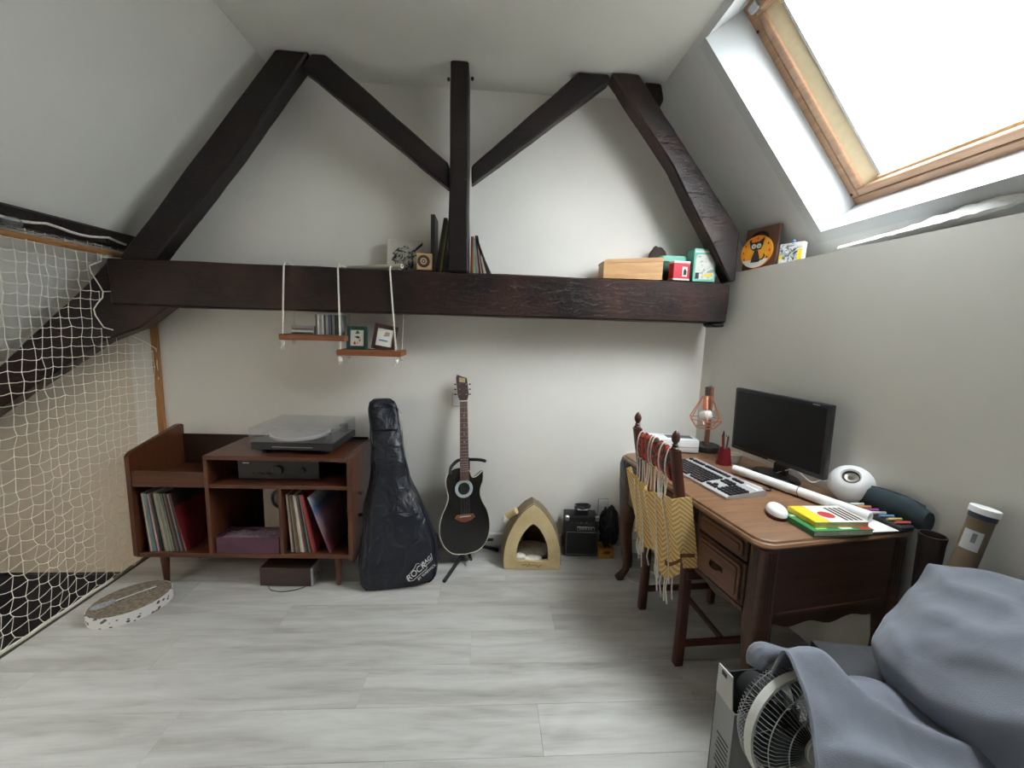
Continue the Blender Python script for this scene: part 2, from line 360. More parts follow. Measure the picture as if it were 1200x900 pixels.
# ---------------------------------------------------------------- roof timbers
def timber(name, poly, y0, y1, mat, parent, jit=.004, seed=0):
    bm = bmesh.new(); vs = [bm.verts.new((p[0], y0, p[1])) for p in poly]; f = bm.faces.new(vs)
    r = bmesh.ops.extrude_face_region(bm, geom=[f]); 
    for g in r['geom']:
        if isinstance(g, bmesh.types.BMVert): g.co.y = y1
    bmesh.ops.bevel(bm, geom=bm.edges[:], offset=.008, segments=1, affect='EDGES')
    bmesh.ops.triangulate(bm, faces=[f for f in bm.faces if len(f.verts) > 4])
    for _ in range(4):
        bmesh.ops.subdivide_edges(bm, edges=[e for e in bm.edges if e.calc_length() > .07], cuts=1)
        bmesh.ops.triangulate(bm, faces=[f for f in bm.faces if len(f.verts) > 4])
    for v in bm.verts:
        d = noise.noise_vector(v.co*5+Vector((seed*3.1, 0, 0))) + .5*noise.noise_vector(v.co*17+Vector((seed, 4, 0)))
        v.co += d*jit
    bm.verts.index_update(); m = MB(); m.add([v.co[:] for v in bm.verts], [[v.index for v in f.verts] for f in bm.faces]); bm.free()
    return m.build(name, mat, parent, world=True, smooth=28)
YT = 2.272; YK = 2.505
truss = thing('roof_truss', (0, YT, 1.46), label='dark aged timber roof truss spanning the back wall', cat='roof truss')
YD = 2.372
tb = timber('tie_beam', [(-1.945, 1.457), (1.338, 1.464), (1.338, 1.682), (-1.945, 1.690)], YT, YK, M_beamr, truss, .005, 1)
timber('rafter', [(-1.886, 1.690), (-1.712, 1.690), (-1.278, 2.219), (-.955, 2.652), (-.91, 2.712), (-1.07, 2.712)], YT, YD, M_beam, truss, .004, 2)
timber('strut', [(-.905, 2.712), (-.837, 2.712), (-.222, 2.236), (-.222, 2.114), (-.950, 2.645)], YT+.012, YD-.012, M_beam, truss, .004, 3)
timber('strut', [(-.106, 2.229), (.433, 2.712), (.588, 2.712), (.604, 2.684), (-.106, 2.140)], YT+.012, YD-.012, M_beam, truss, .004, 4)
timber('king_post', [(-.219, 1.688), (-.114, 1.688), (-.126, 2.714), (-.218, 2.714)], YT-.01, YD+.03, M_beam, truss, .003, 5)
timber('rafter', [(.60, 2.712), (.745, 2.712), (1.362, 1.962), (1.366, 1.700), (1.335, 1.690), (.964, 2.270)], YT, YD, M_beamr, truss, .004, 6)
timber('brace', [(-1.67, 1.458), (-1.82, 1.348), (-2.02, 1.263), (-2.66, .825), (-3.0, .56), (-3.0, .72), (-2.513, 1.143), (-2.053, 1.568), (-1.95, 1.685)], YT+.01, YD, M_beamr, truss, .005, 7)
timber('wedge_block', [(1.254, 1.462), (1.274, 1.438), (1.334, 1.442), (1.334, 1.462)], YT+.01, YT+.12, M_beam, truss, .002, 8)
for px, pz in ((-.19, 2.15), (-.135, 2.158), (-.226, 2.62), (-.108, 2.63)):
    MB().cyl((px, YT-.008, pz), (px, YT-.018, pz), .008, 8).build('peg', M_beam, truss, world=True)
MB().cyl((-.075, YT+.01, 1.664), (-.075, YT-.008, 1.664), .008, 8).build('peg', M_beam, truss, world=True)
pur = MB(); pur.box(-2.06, -1.952, .3, 2.50, 1.755, 1.838, .01)
pur.build('wall_plate_beam', M_beam, label='dark purlin beam running along the top of the net', cat='beam')
# corbel pad under ceiling at the right rafter head
timber('purlin_stub', [(.79, 2.60), (.86, 2.54), (.90, 2.62), (.88, 2.70), (.79, 2.70)], YT+.04, YD, M_beamr, truss, .002, 9)
# ================================================================ NET AND STAIRWELL EDGE
XN = -1.972
net = thing('safety_net', (XN, 1.5, .0), label='white knotted cord safety net stretched along the stairwell opening', cat='net')
def nrange(z):      # far end of the net at height z (it is cut around the tie beam)
    if z > 1.70: return 2.42
    if z > 1.66: return 2.262
    if z > 1.33: return 2.225 + .03*math.sin(z*30)
    if z > 1.24: return 2.30 + (1.33-z)*2
    return 2.505
m = MB(); cy, cz = .0455, .0455; NI = 44; NJ = 39
def node(i, j):
    y = .52 + i*cy; z = .02 + j*cz
    low = max(0, min(1, (1.25-z)/.9)); s = 1 if (i+j) % 2 else -1
    jt = noise.noise_vector(Vector((i*.7, j*.7, 3)))*.008
    return Vector((XN + jt.x*1.5 + .010*math.sin(i*.9) + max(0, y-2.25)*.17*(1 if z < 1.33 else 0), y + (z-.9)*.05 + s*low*.005 + jt.y, min(1.80, max(.008, z + s*(.002+low*.006) + (y-1.5)*.03*0 + jt.z))))
seg = []
for i in range(NI+1):
    for j in range(NJ+1):
        a = node(i, j)
        for b in ((i+1, j), (i, j+1)):
            if b[0] > NI or b[1] > NJ: continue
            q = node(*b)
            if q.y > nrange(q.z) or a.y > nrange(a.z): continue
            mid = (a+q)/2 + Vector((0, 0, -.003)); m.tube([a, mid, q], .0015, 4)
        if a.y <= nrange(a.z): m.ball(a, .0032, 6)
m.build('net_mesh', M_net, net, world=True, kind='stuff', label='square mesh of thin off-white cord')
MB().tube([(XN+.005, .3+.05*i, .012+.003*math.sin(i*1.7)) for i in range(38)], .008, 6).build('bottom_rope', M_rope, net, world=True)
top = []
for i in range(43): top.append((XN+.025, .3+.05*i, 1.795-.018*abs(math.sin(i*.55))))
MB().tube(top, .006, 6).build('top_rope', M_rope, net, world=True)
edge = [(XN+.012+max(0, nrange(z)-2.25)*.17*(1 if z < 1.33 else 0), nrange(z)+.004*math.sin(z*60), z) for z in [1.76-.03*i for i in range(25)]]
MB().tube(edge, .0028, 5).build('edge_cord', M_rope, net, world=True)
for z in (1.69, 1.52, 1.30):
    MB().tube([(XN+.01, nrange(z), z), (XN+.03, nrange(z)+.02, z+.004), (XN+.055, nrange(z)+.045, z)], .0025, 5).build('cord_end', M_rope, net, world=True)
MB().cyl((XN-.01, .3, 1.728), (XN+.004, 2.39, 1.718), .013, 10).build('net_rod', M_pine, label='thin pine rod holding the top of the net', cat='rod')
k = NT('smoky_glass'); k.fin((.25, .27, .28), .08, 0, Transmission_Weight=.0, Alpha=.45); M_smoke = k.m
MB().ball((XN+.03, 1.86, 1.765), .028, 16, (1, 1.3, .8)).build('glass_ball', M_smoke, label='clear glass ball caught at the top of the net', cat='glass ball')
MB().box(-1.945, -1.905, YB-.016, YB-.0005, .0, 1.36, .003).build('trim_1', wood('pine_upright', hx(150, 98, 52), hx(196, 145, 92), .4, 2), kind='structure')
MB().box(-1.985, -1.955, .2, 2.5, -.011, .0075, .002).build('trim_2', plain('floor_edge_strip', hx(96, 84, 68), .6), kind='structure')

# ================================================================ SIDEBOARD
CX, CY = 0, 2.07
cabm = T(-1.235, 2.07, 0) @ RZ(math.radians(-1.2))
cab = thing('record_sideboard', (0,0,0), M=cabm, label='teak mid-century record sideboard with open bays on tapered legs', cat='sideboard')
# local: x -.555 .. .555, y 0 (front) .. .37
X0, X1 = -.555, .555; DEP = .37
def sidepoly(h0, h1, y1, z0): return [(.0, z0+.03), (.02, z0), (DEP-.01, z0), (DEP, z0+.02), (DEP, h1-.015), (DEP-.02, h1), (y1, h1-.0), (.012, h0), (0, h0-.015)]
m = MB(); m.prism([(0, .185), (.02, .165), (DEP-.02, .165), (DEP, .185), (DEP, .785), (DEP-.015, .795), (DEP-.04, .795), (.02, .728), (0, .71)], 'x', X0, X0+.022)
m.build('side_panel', M_teakv, cab)
m = MB(); m.prism([(0, .165), (.02, .148), (DEP-.02, .165), (DEP, .185), (DEP, .722), (0, .722)], 'x', X1-.022, X1)
m.build('side_panel', M_teakv, cab)
xd = -.165      # divider between bin and player side
MB().box(X0+.022, X1-.022, .008, DEP-.01, .172, .196, .002).build('bottom_board', M_teak, cab)
MB().box(xd-.012, X1-.022, -.002, DEP, .700, .722, .003).build('top_board', M_teak, cab)
MB().box(xd-.012, xd+.008, .0, DEP-.01, .196, .700, .002).build('divider', M_teakv, cab)
MB().box(xd+.008, X1-.022, .002, DEP-.01, .552, .572, .002).build('shelf', M_teak, cab)
MB().box(.182, .200, .003, DEP-.01, .196, .552, .002).build('divider', M_teakv, cab)
MB().box(X0+.022, xd-.012, .004, .024, .552, .632, .003).build('bin_front_rail', M_teak, cab)
MB().box(X0+.022, xd-.012, .024, DEP-.01, .548, .560, .002).build('bin_floor', M_teak, cab)
MB().box(X0+.022, X1-.022, DEP-.012, DEP-.004, .18, .735, .001).build('back_panel', M_oakg, cab)
for lx in (-.44, .46):
    for ly in (.05, .30):
        MB().lathe([(.011, 0), (.0125, .01), (.022, .172)], 14, T(lx, ly, 0)).build('leg', M_teakv, cab)
def cabw(x, y, z): return cabm @ Vector((x, y, z))
# records
rec_cols = {'white': (.62, .60, .55), 'cream': (.55, .48, .36), 'teal': (.10, .25, .30), 'dark blue': (.03, .05, .12), 'grey': (.25, .25, .24), 'brown': (.15, .10, .07),
            'pink': (.45, .28, .26), 'black': (.02, .02, .02), 'red': (.38, .05, .04), 'dark red': (.16, .015, .02), 'tan': (.38, .30, .20), 'green': (.16, .22, .14), 'yellow': (.6, .5, .1), 'orange': (.6, .2, .05), 'blue': (.06, .22, .42), 'lime': (.2, .5, .05)}
M_rec = {}
def sleeve(cn):
    if cn not in M_rec: M_rec[cn] = plain('sleeve_'+cn.replace(' ', '_'), rec_cols[cn], .45, var=.25, sc=14)
    return M_rec[cn]
def leaning(name, x0, items, M, h, d, z0, y0, where, cat, grp, ypos=.0):
    """a row of thin upright sleeves/books; items = (colour, thickness, lean from vertical in x over the height)"""
    x = x0; seen = {}
    for c, t, lean in items:
        hh = h*random.uniform(.985, 1.01)
        m = MB(M); yj = random.uniform(0, .012)
        sh = Matrix(((1, 0, -lean, 0), (0, 1, 0, 0), (0, 0, 1, 0), (0, 0, 0, 1)))
        m.box(0, t, 0, d, 0, hh, .0008, T(x, y0+yj, z0) @ sh)
        seen.setdefault(c, []).append(m); x += t + .0012
    cs = [q[0] for q in items]; cnt = {c: 0 for c in cs}
    for i, c in enumerate(cs):
        m = seen[c][cnt[c]]; cnt[c] += 1
        if len(seen[c]) == 1: lb = f'{c} {where}'
        elif i == 0: lb = f'{c} {where}, beside its divider'
        elif i == len(cs)-1: lb = f'{c} {where}, last behind the {cs[i-1]} one'
        else: lb = f'{c} {where}, between {cs[i-1]} and {cs[i+1]} ones'
        m.build(name, sleeve(c), label=lb, cat=cat, group=grp)
leaning('vinyl_record', X0+.062, [('black', .006, .06), ('cream', .004, .07), ('grey', .010, .08), ('teal', .008, .085), ('dark blue', .010, .09), ('pink', .008, .10), ('brown', .006, .10), ('black', .008, .10), ('white', .005, .11),
        ('grey', .012, .115), ('tan', .006, .12), ('green', .012, .125), ('grey', .006, .13), ('cream', .005, .135), ('black', .012, .14), ('brown', .010, .145), ('black', .010, .15), ('grey', .005, .155), ('black', .012, .16), ('pink', .006, .20), ('dark red', .006, .22)],
        cabm, .315, .31, .1965, .020, 'record sleeve in the bay under the bin', 'record', 'records in the bay under the open bin')
leaning('vinyl_record', .226, [('white', .007, .055), ('tan', .005, .06), ('black', .010, .07), ('tan', .005, .075), ('brown', .012, .085), ('cream', .010, .10), ('white', .010, .11), ('brown', .010, .115), ('black', .014, .12), ('grey', .004, .13), ('black', .010, .14), ('red', .012, .17), ('dark red', .006, .18)],
        cabm, .315, .31, .1965, .020, 'record sleeve in the bay beside the gig bag', 'record', 'records in the bay beside the gig bag')
lm = Matrix(((1, 0, -.34, 0), (0, 1, 0, 0), (0, 0, 1, 0), (0, 0, 0, 1)))
k = NT('landscape_sleeve'); zc = k.n('ShaderNodeSeparateXYZ', {0: k.n('ShaderNodeTexCoord').outputs['Object']}).outputs[2]
nz = k.math('ADD', zc, k.math('MULTIPLY', k.noise(k.coord(), 30, 3), .06)); M_land = k.fin(k.ramp(nz, [(.1, (.16, .05, .07)), (.2, (.30, .20, .24)), (.27, (.05, .09, .2)), (.34, (.45, .50, .55))]), .4)
MB(cabm @ T(.425, .02, .1965) @ lm).box(0, .008, 0, .31, 0, .305, .001).build('vinyl_record', M_land, label='blue and mauve record sleeve leaning furthest over in its row', cat='record')
# amplifier inside
amp = thing('stereo_amplifier', (0,0,0), M=cabm @ T(.155, .075, .5725), label='black stereo amplifier on the sideboard shelf', cat='amplifier')
MB().box(-.205, .205, .008, .28, .008, .104, .003).build('case', M_blackm, amp)
face = MB().box(-.208, .208, 0, .008, .006, .106, .002).build('front_panel', plain('brushed_black', (.035, .034, .034), .38, .4), amp)
for x, r in ((.0, .026), (.125, .017)):
    MB().lathe([(r, 0), (r, .014), (r*.9, .018)], 24, T(x, 0, .055) @ RX(PI/2)).build('knob', M_black, face)
for i in range(5): MB().lathe([(.006, 0), (.006, .01)], 10, T(-.13+.022*i, 0, .034) @ RX(PI/2)).build('button', M_black, face)
MB().box(-.182, -.150, -.0006, .0, .088, .093).build('logo_strip', M_metal, face)
for x in (-.17, .17):
    for y in (.03, .25): MB().cyl((x, y, 0), (x, y, .008), .014, 10).build('foot', M_black, amp)
# beige loudspeaker and plum crate in the middle bay
spk = thing('bookshelf_speaker', (0,0,0), M=cabm @ T(.105, .14, .1965), label='beige bookshelf speaker with dark round cone in the middle bay', cat='speaker')
MB().box(-.075, .075, 0, .2, 0, .338, .004).build('cabinet', plain('beige_speaker', (.26, .22, .17), .5), spk)
MB().lathe([(.058, .0), (.06, .004), (.05, .006), (.045, -.004), (.015, .0), (.0001, .006)], 28, T(.028, 0, .245) @ RX(PI/2)).build('cone', M_black, spk)
MB().lathe([(.033, .006), (.0345, .0085), (.036, .006)], 28, T(.028, 0, .245) @ RX(PI/2), cap=False).build('cone_ring', M_metal, spk)
cr8 = thing('plastic_crate', (0,0,0), M=cabm @ T(.012, .012, .1965), label='plum red storage crate at the bottom of the middle bay', cat='crate')
M_plum = plain('plum_plastic', (.075, .025, .05), .5, var=.3, sc=8)
MB().box(-.16, .16, 0, .008, 0, .085, .002).build('front', M_plum, cr8); MB().box(-.16, .16, .112, .12, 0, .085, .002).build('back', M_plum, cr8)
MB().box(-.16, -.152, .008, .112, 0, .085, .002).build('side', M_plum, cr8); MB().box(.152, .16, .008, .112, 0, .085, .002).build('side', M_plum, cr8)
MB().box(-.152, .152, .008, .112, 0, .006).build('base', M_plum, cr8)
MB().grid(lambda u, v: (-.145+.29*u, .012+.095*v, .072+.012*noise.noise(Vector((u*6, v*4, 1)))), 20, 8, .004).build('folded_cloth', plain('mauve_cloth', (.22, .16, .20), .9, var=.4, sc=60), cr8)
# turntable
tt = thing('turntable', (0,0,0), M=cabm @ T(.245, .03, .7225) @ RZ(math.radians(-1)), label='black turntable with clear lid on top of the sideboard', cat='turntable')
MB().box(-.21, .21, .01, .33, .022, .062, .005).build('plinth', M_black, tt)
for x in (-.15, .15):
    for y in (.06, .28): MB().cyl((x, y, 0), (x, y, .022), .024, 14).build('foot', M_black, tt)
pl = MB().lathe([(.148, 0), (.15, .004), (.15, .014), (.146, .017), (.0001, .017)], 40, T(-.03, .17, .066)).build('platter', plain('platter_aluminium', (.62, .60, .60), .35, .3), tt)
MB().lathe([(.143, 0), (.143, .003), (.0001, .003)], 40, T(-.03, .17, .0835)).build('slip_mat', plain('pale_mat', (.50, .47, .46), .8), pl)
MB().cyl((-.03, .17, .086), (-.03, .17, .094), .004, 8).build('spindle', M_chrome, pl)
arm = MB().tube([(.165, .27, .096), (.165, .16, .096), (.155, .10, .094), (.13, .07, .092)], .005, 8).build('tonearm', M_chrome, tt)
MB().cyl((.165, .27, .062), (.165, .27, .105), .022, 16).build('tonearm_base', M_black, arm)
MB().box(-.10, -.005+.11, .0095, .0105, .038, .0405).build('front_lettering', M_metal, tt)
lid = MB()
for b in ((-.21, .21, .0, .004, .066, .135), (-.21, .21, .326, .33, .066, .135), (-.21, -.206, .004, .326, .066, .135), (.206, .21, .004, .326, .066, .135), (-.21, .21, 0, .33, .135, .139)): lid.box(*b)
lid.build('dust_lid', M_acryl, tt)
# book/box lying on the floor under the sideboard
bx = thing('speaker_bar', (-1.04, 2.09, 0), math.radians(-2), label='dark wooden speaker bar lying on the floor under the sideboard', cat='speaker')
MB().box(-.14, .128, 0, .12, 0.004, .105, .004).build('body', wood('dark_walnut', hx(44, 32, 28), hx(66, 50, 44), .5), bx)
MB().box(.128, .139, -.002, .122, .003, .106, .003).build('end_cap', M_metal, bx)
MB().cyl((.1405, .02, .07), (.16, .02, .07), .008, 10).build('plug', M_black, bx)
MB().tube(crs([(-.09, -.005, .006), (-.06, -.035, .004), (.0, -.045, .004), (.06, -.03, .004), (.10, .0, .004)], 20), .002, 6).build('cable', M_black, bx)

# ================================================================ CAT SCRATCHER
sct = thing('cat_scratcher', (-1.695, 1.935, 0), math.radians(48), label='oval corrugated cardboard cat scratcher on the floor by the net', cat='cat scratcher')
k = NT('corrugated_card'); xy = k.n('ShaderNodeSeparateXYZ', {0: k.coord()}); rr = k.math('SQRT', k.math('ADD', k.math('POWER', k.math('MULTIPLY', xy.outputs[0], .62), 2.), k.math('POWER', xy.outputs[1], 2.)))
wv = k.math('SINE', k.math('MULTIPLY', rr, 700.)); f = k.math('ADD', k.math('MULTIPLY', wv, .10), k.noise(k.coord(), 60, 4)); k.bump(f, .6, .002)
M_card = k.fin(k.ramp(f, [(.25, hx(86, 78, 66)), (.75, hx(150, 138, 120))]), .9)
k = NT('paw_print_band'); nv = k.n('ShaderNodeTexVoronoi', {'Vector': k.coord((1, 1, 1.2)), 'Scale': 42.}).outputs[0]
M_paw = k.fin(k.ramp(nv, [(.28, (.08, .07, .08)), (.36, (.72, .70, .68))]), .6)
def oval(a, b, n=40): return [(a*math.cos(2*PI*i/n), b*math.sin(2*PI*i/n)) for i in range(n)]
MB().loft([[(x, y, z) for x, y in oval(.158, .128)] for z in (.0, .05)]).build('band', M_paw, sct)
MB().loft([[(x, y, .0505) for x, y in oval(.154, .124)], [(x, y, .053) for x, y in oval(.152, .122)]]).build('scratch_pad', M_card, sct)
toy = thing('feather_wand', (-1.745, 1.895, .0535), math.radians(42), label='grey feather cat wand lying on the cardboard scratcher', cat='cat toy')
MB().tube([(.0, 0, .006), (.08, .01, .006), (.16, .012, .008)], .0025, 6).build('stick', M_white, toy)
MB().grid(lambda u, v: (-.075+.085*u, (v-.5)*.045*math.sin(PI*min(1, .12+u*.85)), .004+.012*math.sin(PI*v)+.004*noise.noise(Vector((u*20, v*9, 0)))), 14, 8, .003).build('feather', plain('grey_feather', (.34, .35, .36), .9, var=.3, sc=90), toy)

# ================================================================ GIG BAG
st_shift = .012
gb = thing('guitar_gig_bag', (-.47, 2.22, 0), 0, label='black padded guitar gig bag leaning beside the sideboard', cat='gig bag')
k = NT('black_nylon'); v = k.coord(); k.bump(k.math('ADD', k.math('MULTIPLY', k.noise(v, 9, 3, .5, 1.0), 2.), k.math('MULTIPLY', k.noise(v, 240, 2), .12)), .9, .012)
M_nylon = k.fin((.010, .012, .020), .38)
# centre line stations: world (x, y, z), half width, half depth
st = [(-.475, 2.12, .006, .175, .055), (-.472, 2.125, .03, .200, .066), (-.468, 2.14, .12, .214, .074), (-.476, 2.16, .24, .202, .072), (-.500, 2.185, .36, .172, .066), (-.520, 2.21, .46, .142, .062), (-.538, 2.235, .55, .112, .058), (-.550, 2.26, .64, .096, .054),
      (-.566, 2.29, .74, .088, .050), (-.585, 2.33, .84, .084, .046), (-.605, 2.37, .92, .080, .042), (-.612, 2.385, .955, .070, .036), (-.614, 2.39, .972, .045, .024)]
rings = []
def cr_s(t, idx):
    n = len(st)-1; x = t*n; i = min(int(x), n-1); f = x-i; g = f*f*(3-2*f); return st[i][idx]*(1-f)+st[i+1][idx]*f
def gigpt(t, a, inf=0):
    c = Vector((cr_s(t, 0)+st_shift, cr_s(t, 1), cr_s(t, 2))); w = cr_s(t, 3)+inf; d = cr_s(t, 4)+inf
    ca, sa = math.cos(a), math.sin(a); e = .62
    x = w*math.copysign(abs(ca)**e, ca); y = d*math.copysign(abs(sa)**e, sa)
    yaw = math.radians(12); 
    p = c + Vector((x*math.cos(yaw)-y*math.sin(yaw), x*math.sin(yaw)+y*math.cos(yaw), 0))
    nz = noise.noise(p*11)*.006+noise.noise(Vector((p.x*16, p.y*16, p.z*7)))*.005
    return p + Vector((0, -nz, 0)) + (p-c).normalized()*nz
m = MB(); m.loft([[gigpt(t/60, 2*PI*j/36) for j in range(36)] for t in range(61)]); gbb = m.build('bag_body', M_nylon, gb, world=True)
for sgn in (-1, 1):
    pts = [gigpt(t/40, -PI/2+sgn*1.02, .002) for t in range(0, 41)]; MB().tube(pts, .0045, 6).build('piping', M_black, gb, world=True)
def patch(m, t0, t1, a0, a1, inf): m.grid(lambda u, v: gigpt(t0+(t1-t0)*v, a0+(a1-a0)*u, inf*(.5+.5*math.sin(PI*u)**.4)), 16, 12, .004); return m
pk = patch(MB(), .10, .56, -PI/2-.62, -PI/2+.75, .020).build('front_pocket', M_nylon, gb, world=True)
patch(MB(), .545, .62, -PI/2-.45, -PI/2+.62, .030).build('pocket_flap', M_nylon, gb, world=True)
patch(MB(), .735, .90, -PI/2-.5, -PI/2+.7, .018).build('top_pocket', M_nylon, gb, world=True)
patch(MB(), .875, .94, -PI/2-.55, -PI/2+.8, .030).build('pocket_flap', M_nylon, gb, world=True)
patch(MB(), .66, .672, -PI/2-1.0, -PI/2+1.0, .006).build('strap', M_black, gb, world=True)
a = gigpt(.86, -PI/2+.95, .01); MB().tube([a, a+V(.012, -.012, -.01), a+V(.028, -.015, -.035)], .003, 5).build('zip_pull', M_metal, gb, world=True)
a = gigpt(.40, PI, .01); MB().tube(crs([a+V(0, 0, .05), a+V(-.03, -.01, .06), a+V(-.045, -.015, .0), a+V(-.04, -.01, -.06), a+V(0, 0, -.07)], 18), .009, 8).build('carry_handle', M_nylon, gb, world=True)
a = gigpt(.475, -PI/2+.15, .014); MB().tube([a+V(-.03, -.002, 0), a+V(.03, -.002, .004)], .003, 5).build('zip', M_metal, gb, world=True)
M_print = plain('white_print', (.75, .75, .75), .6, var=.02)
inv = WM[gb.name].inverted()
pc = gigpt(.155, -PI/2+.34, .022); px_ = (gigpt(.2, -PI/2+.62, .022)-gigpt(.115, -PI/2+.06, .022)).normalized(); pn = V(.12, -.985, .10).normalized(); px_ = (px_-pn*px_.dot(pn)).normalized(); pz_ = pn.cross(px_).normalized()
LM = inv @ frame(pc + pn*.012, px_, pz_, pn)
text('lettering', 'ROCK', .044, M_print, gb, LM @ T(-.028, .008, 0), shear=.2)
text('lettering', 'BAG', .030, M_print, gb, LM @ T(.046, .020, 0), shear=.2)
text('lettering', 'BY WARWICK', .0185, M_print, gb, LM @ T(.01, -.024, 0), shear=.2)
MB(LM).tube([(-.085, .03, 0), (-.088, .01, 0), (-.07, -.003, 0), (.02, -.004, 0), (.03, .004, 0)], .0014, 4).build('logo_outline', M_print, gb)
MB(LM).tube([(-.083, .032, 0), (-.02, .044, 0), (.0, .054, 0), (.012, .044, 0)], .0014, 4).build('logo_outline', M_print, gb)
MB(LM).tube([(.02, .012, 0), (.075, .014, 0), (.09, .045, 0)], .0014, 4).build('logo_outline', M_print, gb)

# ================================================================ ACOUSTIC GUITAR ON STAND
# guitar plane: bottom (-.105,2.285,.07) to head (-.145,2.46,1.065)
gz = (V(-.142, 2.455, 1.06)-V(-.105, 2.29, .068)); GL = gz.length; gz.normalize(); gx = V(math.cos(math.radians(15)), math.sin(math.radians(15)), 0); gx = (gx-gz*gx.dot(gz)).normalized(); gy = gz.cross(gx)
GM = frame((-.105, 2.29, .068), gx, gy, gz)        # local x across, y into the wall, z up the neck
gt = thing('acoustic_guitar', (0,0,0), M=GM, label='black cutaway acoustic guitar with ringed soundhole on a stand', cat='guitar')
out = [(0, 0), (.075, .012), (.125, .055), (.148, .12), (.150, .18), (.136, .245), (.108, .30), (.094, .345), (.098, .385), (.112, .425), (.115, .470), (.112, .482), (.070, .452), (.045, .452), (.028, .49), (-.02, .510), (-.06, .508), (-.095, .485), (-.112, .44), (-.108, .39), (-.098, .345), (-.108, .30), (-.134, .245), (-.150, .18), (-.148, .12), (-.122, .055), (-.072, .012)]
P2 = crs([(*p, 0) for p in out+[out[0]]], 108)[:-1]; P2 = [(p.x, p.y) for p in P2]
M_gtop = plain('black_lacquer', (.010, .009, .009), .16, var=.02); M_gback = plain('bowl_back', (.012, .012, .013), .3)
m = MB(); m.prism(P2, 'y', 0, .006); m.build('soundboard', M_gtop, gt)
cx_, cz_ = 0, .24
m = MB(); m.loft([[(cx_+(p[0]-cx_)*s_, y, cz_+(p[1]-cz_)*s_) for p in P2] for s_, y in ((1, .0062), (.995, .03), (.96, .06), (.85, .085), (.6, .10), (.25, .106))]); m.build('bowl_back', M_gback, gt)
MB().tube([(p[0], -.001, p[1]) for p in P2], .0026, 5, closed=True).build('binding', M_ivory, gt)
k = NT('rosette_pattern'); nv = k.n('ShaderNodeTexVoronoi', {'Vector': k.coord(), 'Scale': 260.}).outputs[0]; M_ros = k.fin(k.ramp(nv, [(.2, (.20, .25, .28)), (.6, (.50, .55, .57))]), .4)
MB().lathe([(.036, 0), (.036, .0015), (.054, .0015), (.054, 0)], 36, T(-.004, 0, .385) @ RX(PI/2), cap=False).build('rosette', M_ros, gt)
MB().lathe([(.036, 0.0006), (.0001, .0006)], 36, T(-.004, 0, .385) @ RX(PI/2)).build('soundhole', plain('soundhole_dark', (.002, .002, .002), .9), gt)
M_rose = wood('rosewood', hx(92, 48, 32), hx(140, 84, 60), .45, 0)
m = MB(); m.prism([(-.062, .216), (-.05, .234), (.05, .234), (.062, .216), (.032, .196), (.0, .188), (-.032, .196)], 'y', -.008, 0); br = m.build('bridge', M_rose, gt)
MB().box(-.034, .034, -.012, -.008, .221, .225, .001).build('saddle', M_ivory, br)
M_fret = wood('fretboard_wood', hx(74, 56, 50), hx(112, 84, 70), .5, 2)
nk = MB(); nk.prism([(-.028, .435), (.026, .435), (.0215, .905), (-.0215, .905)], 'y', -.009, -.001); fb = nk.build('fretboard', M_fret, gt)
m = MB(); m.loft([[(w*math.cos(a), .012*math.sin(a)*1.2, z) for a in [PI*i/8 for i in range(9)]] for z, w in ((.50, .027), (.90, .0215))]); m.build('neck', wood('neck_wood', hx(60, 40, 32), hx(90, 62, 48), .4, 2), gt)
m = MB(); z = .903; sl = .62
for i in range(20): zf = .903-sl*(1-2**(-i/12)); m.box(-.0222-.0002*i, .0222+.0001*i, -.0102, -.0088, zf-.001, zf+.001)
m.build('frets', M_metal, fb, kind='stuff')
for i in (3, 5, 7, 9): zf = .903-sl*(1-2**(-(i-.5)/12)); MB().cyl((0, -.0092, zf), (0, -.0098, zf), .0035, 8).build('inlay_dot', M_ivory, fb)
MB().box(-.022, .022, -.012, -.001, .903, .909, .001).build('nut', M_ivory, gt)
hd = MB(); hd.prism([(-.0215, .909), (.0215, .909), (.032, .945), (.024, 1.02), (.020, 1.042), (-.005, 1.050), (-.036, 1.062), (-.042, 1.045), (-.034, .955), (-.030, .93)], 'y', -.004, .012); hdo = hd.build('headstock', wood('head_veneer', hx(58, 44, 42), hx(84, 66, 62), .4, 2), gt)
MB().prism([(-.026, 1.018), (.010, 1.015), (.012, 1.040), (-.026, 1.046)], 'y', -.0048, -.004).build('headstock_inlay', plain('gold_inlay', (.5, .38, .2), .4), hdo)
for sx in (-1, 1):
    for z in (.945, .975, 1.005):
        p = MB(); p.cyl((sx*.02-.004, -.004, z), (sx*.02-.004, -.010, z), .004, 8); pg = p.build('tuning_post', M_chrome, hdo)
        MB().box(sx*.044-.004-.006, sx*.044-.004+.006, .0, .006, z-.004, z+.004, .002).build('tuner_button', M_black, hdo)
m = MB()
for i in range(6): m.tube([(-.026+.0104*i, -.0115, .223), (-.017+.0068*i, -.0125, .906)], .0005, 3)
m.build('strings', M_chrome, gt, kind='stuff')
gs = thing('guitar_stand', (-.11, 2.36, 0), label='black tubular guitar stand holding the acoustic guitar', cat='guitar stand')
MB().tube([(-.085, 2.44, .03), (-.10, 2.455, .40), (-.105, 2.465, .60)], .010, 10).build('upright', M_blackm, gs, world=True)
MB().tube([(-.085, 2.44, .045), (-.13, 2.32, .035), (-.212, 2.117, .008)], .011, 8).build('leg', M_blackm, gs, world=True)
MB().tube([(-.085, 2.44, .05), (.0, 2.445, .03), (.095, 2.44, .009)], .011, 8).build('leg', M_blackm, gs, world=True)
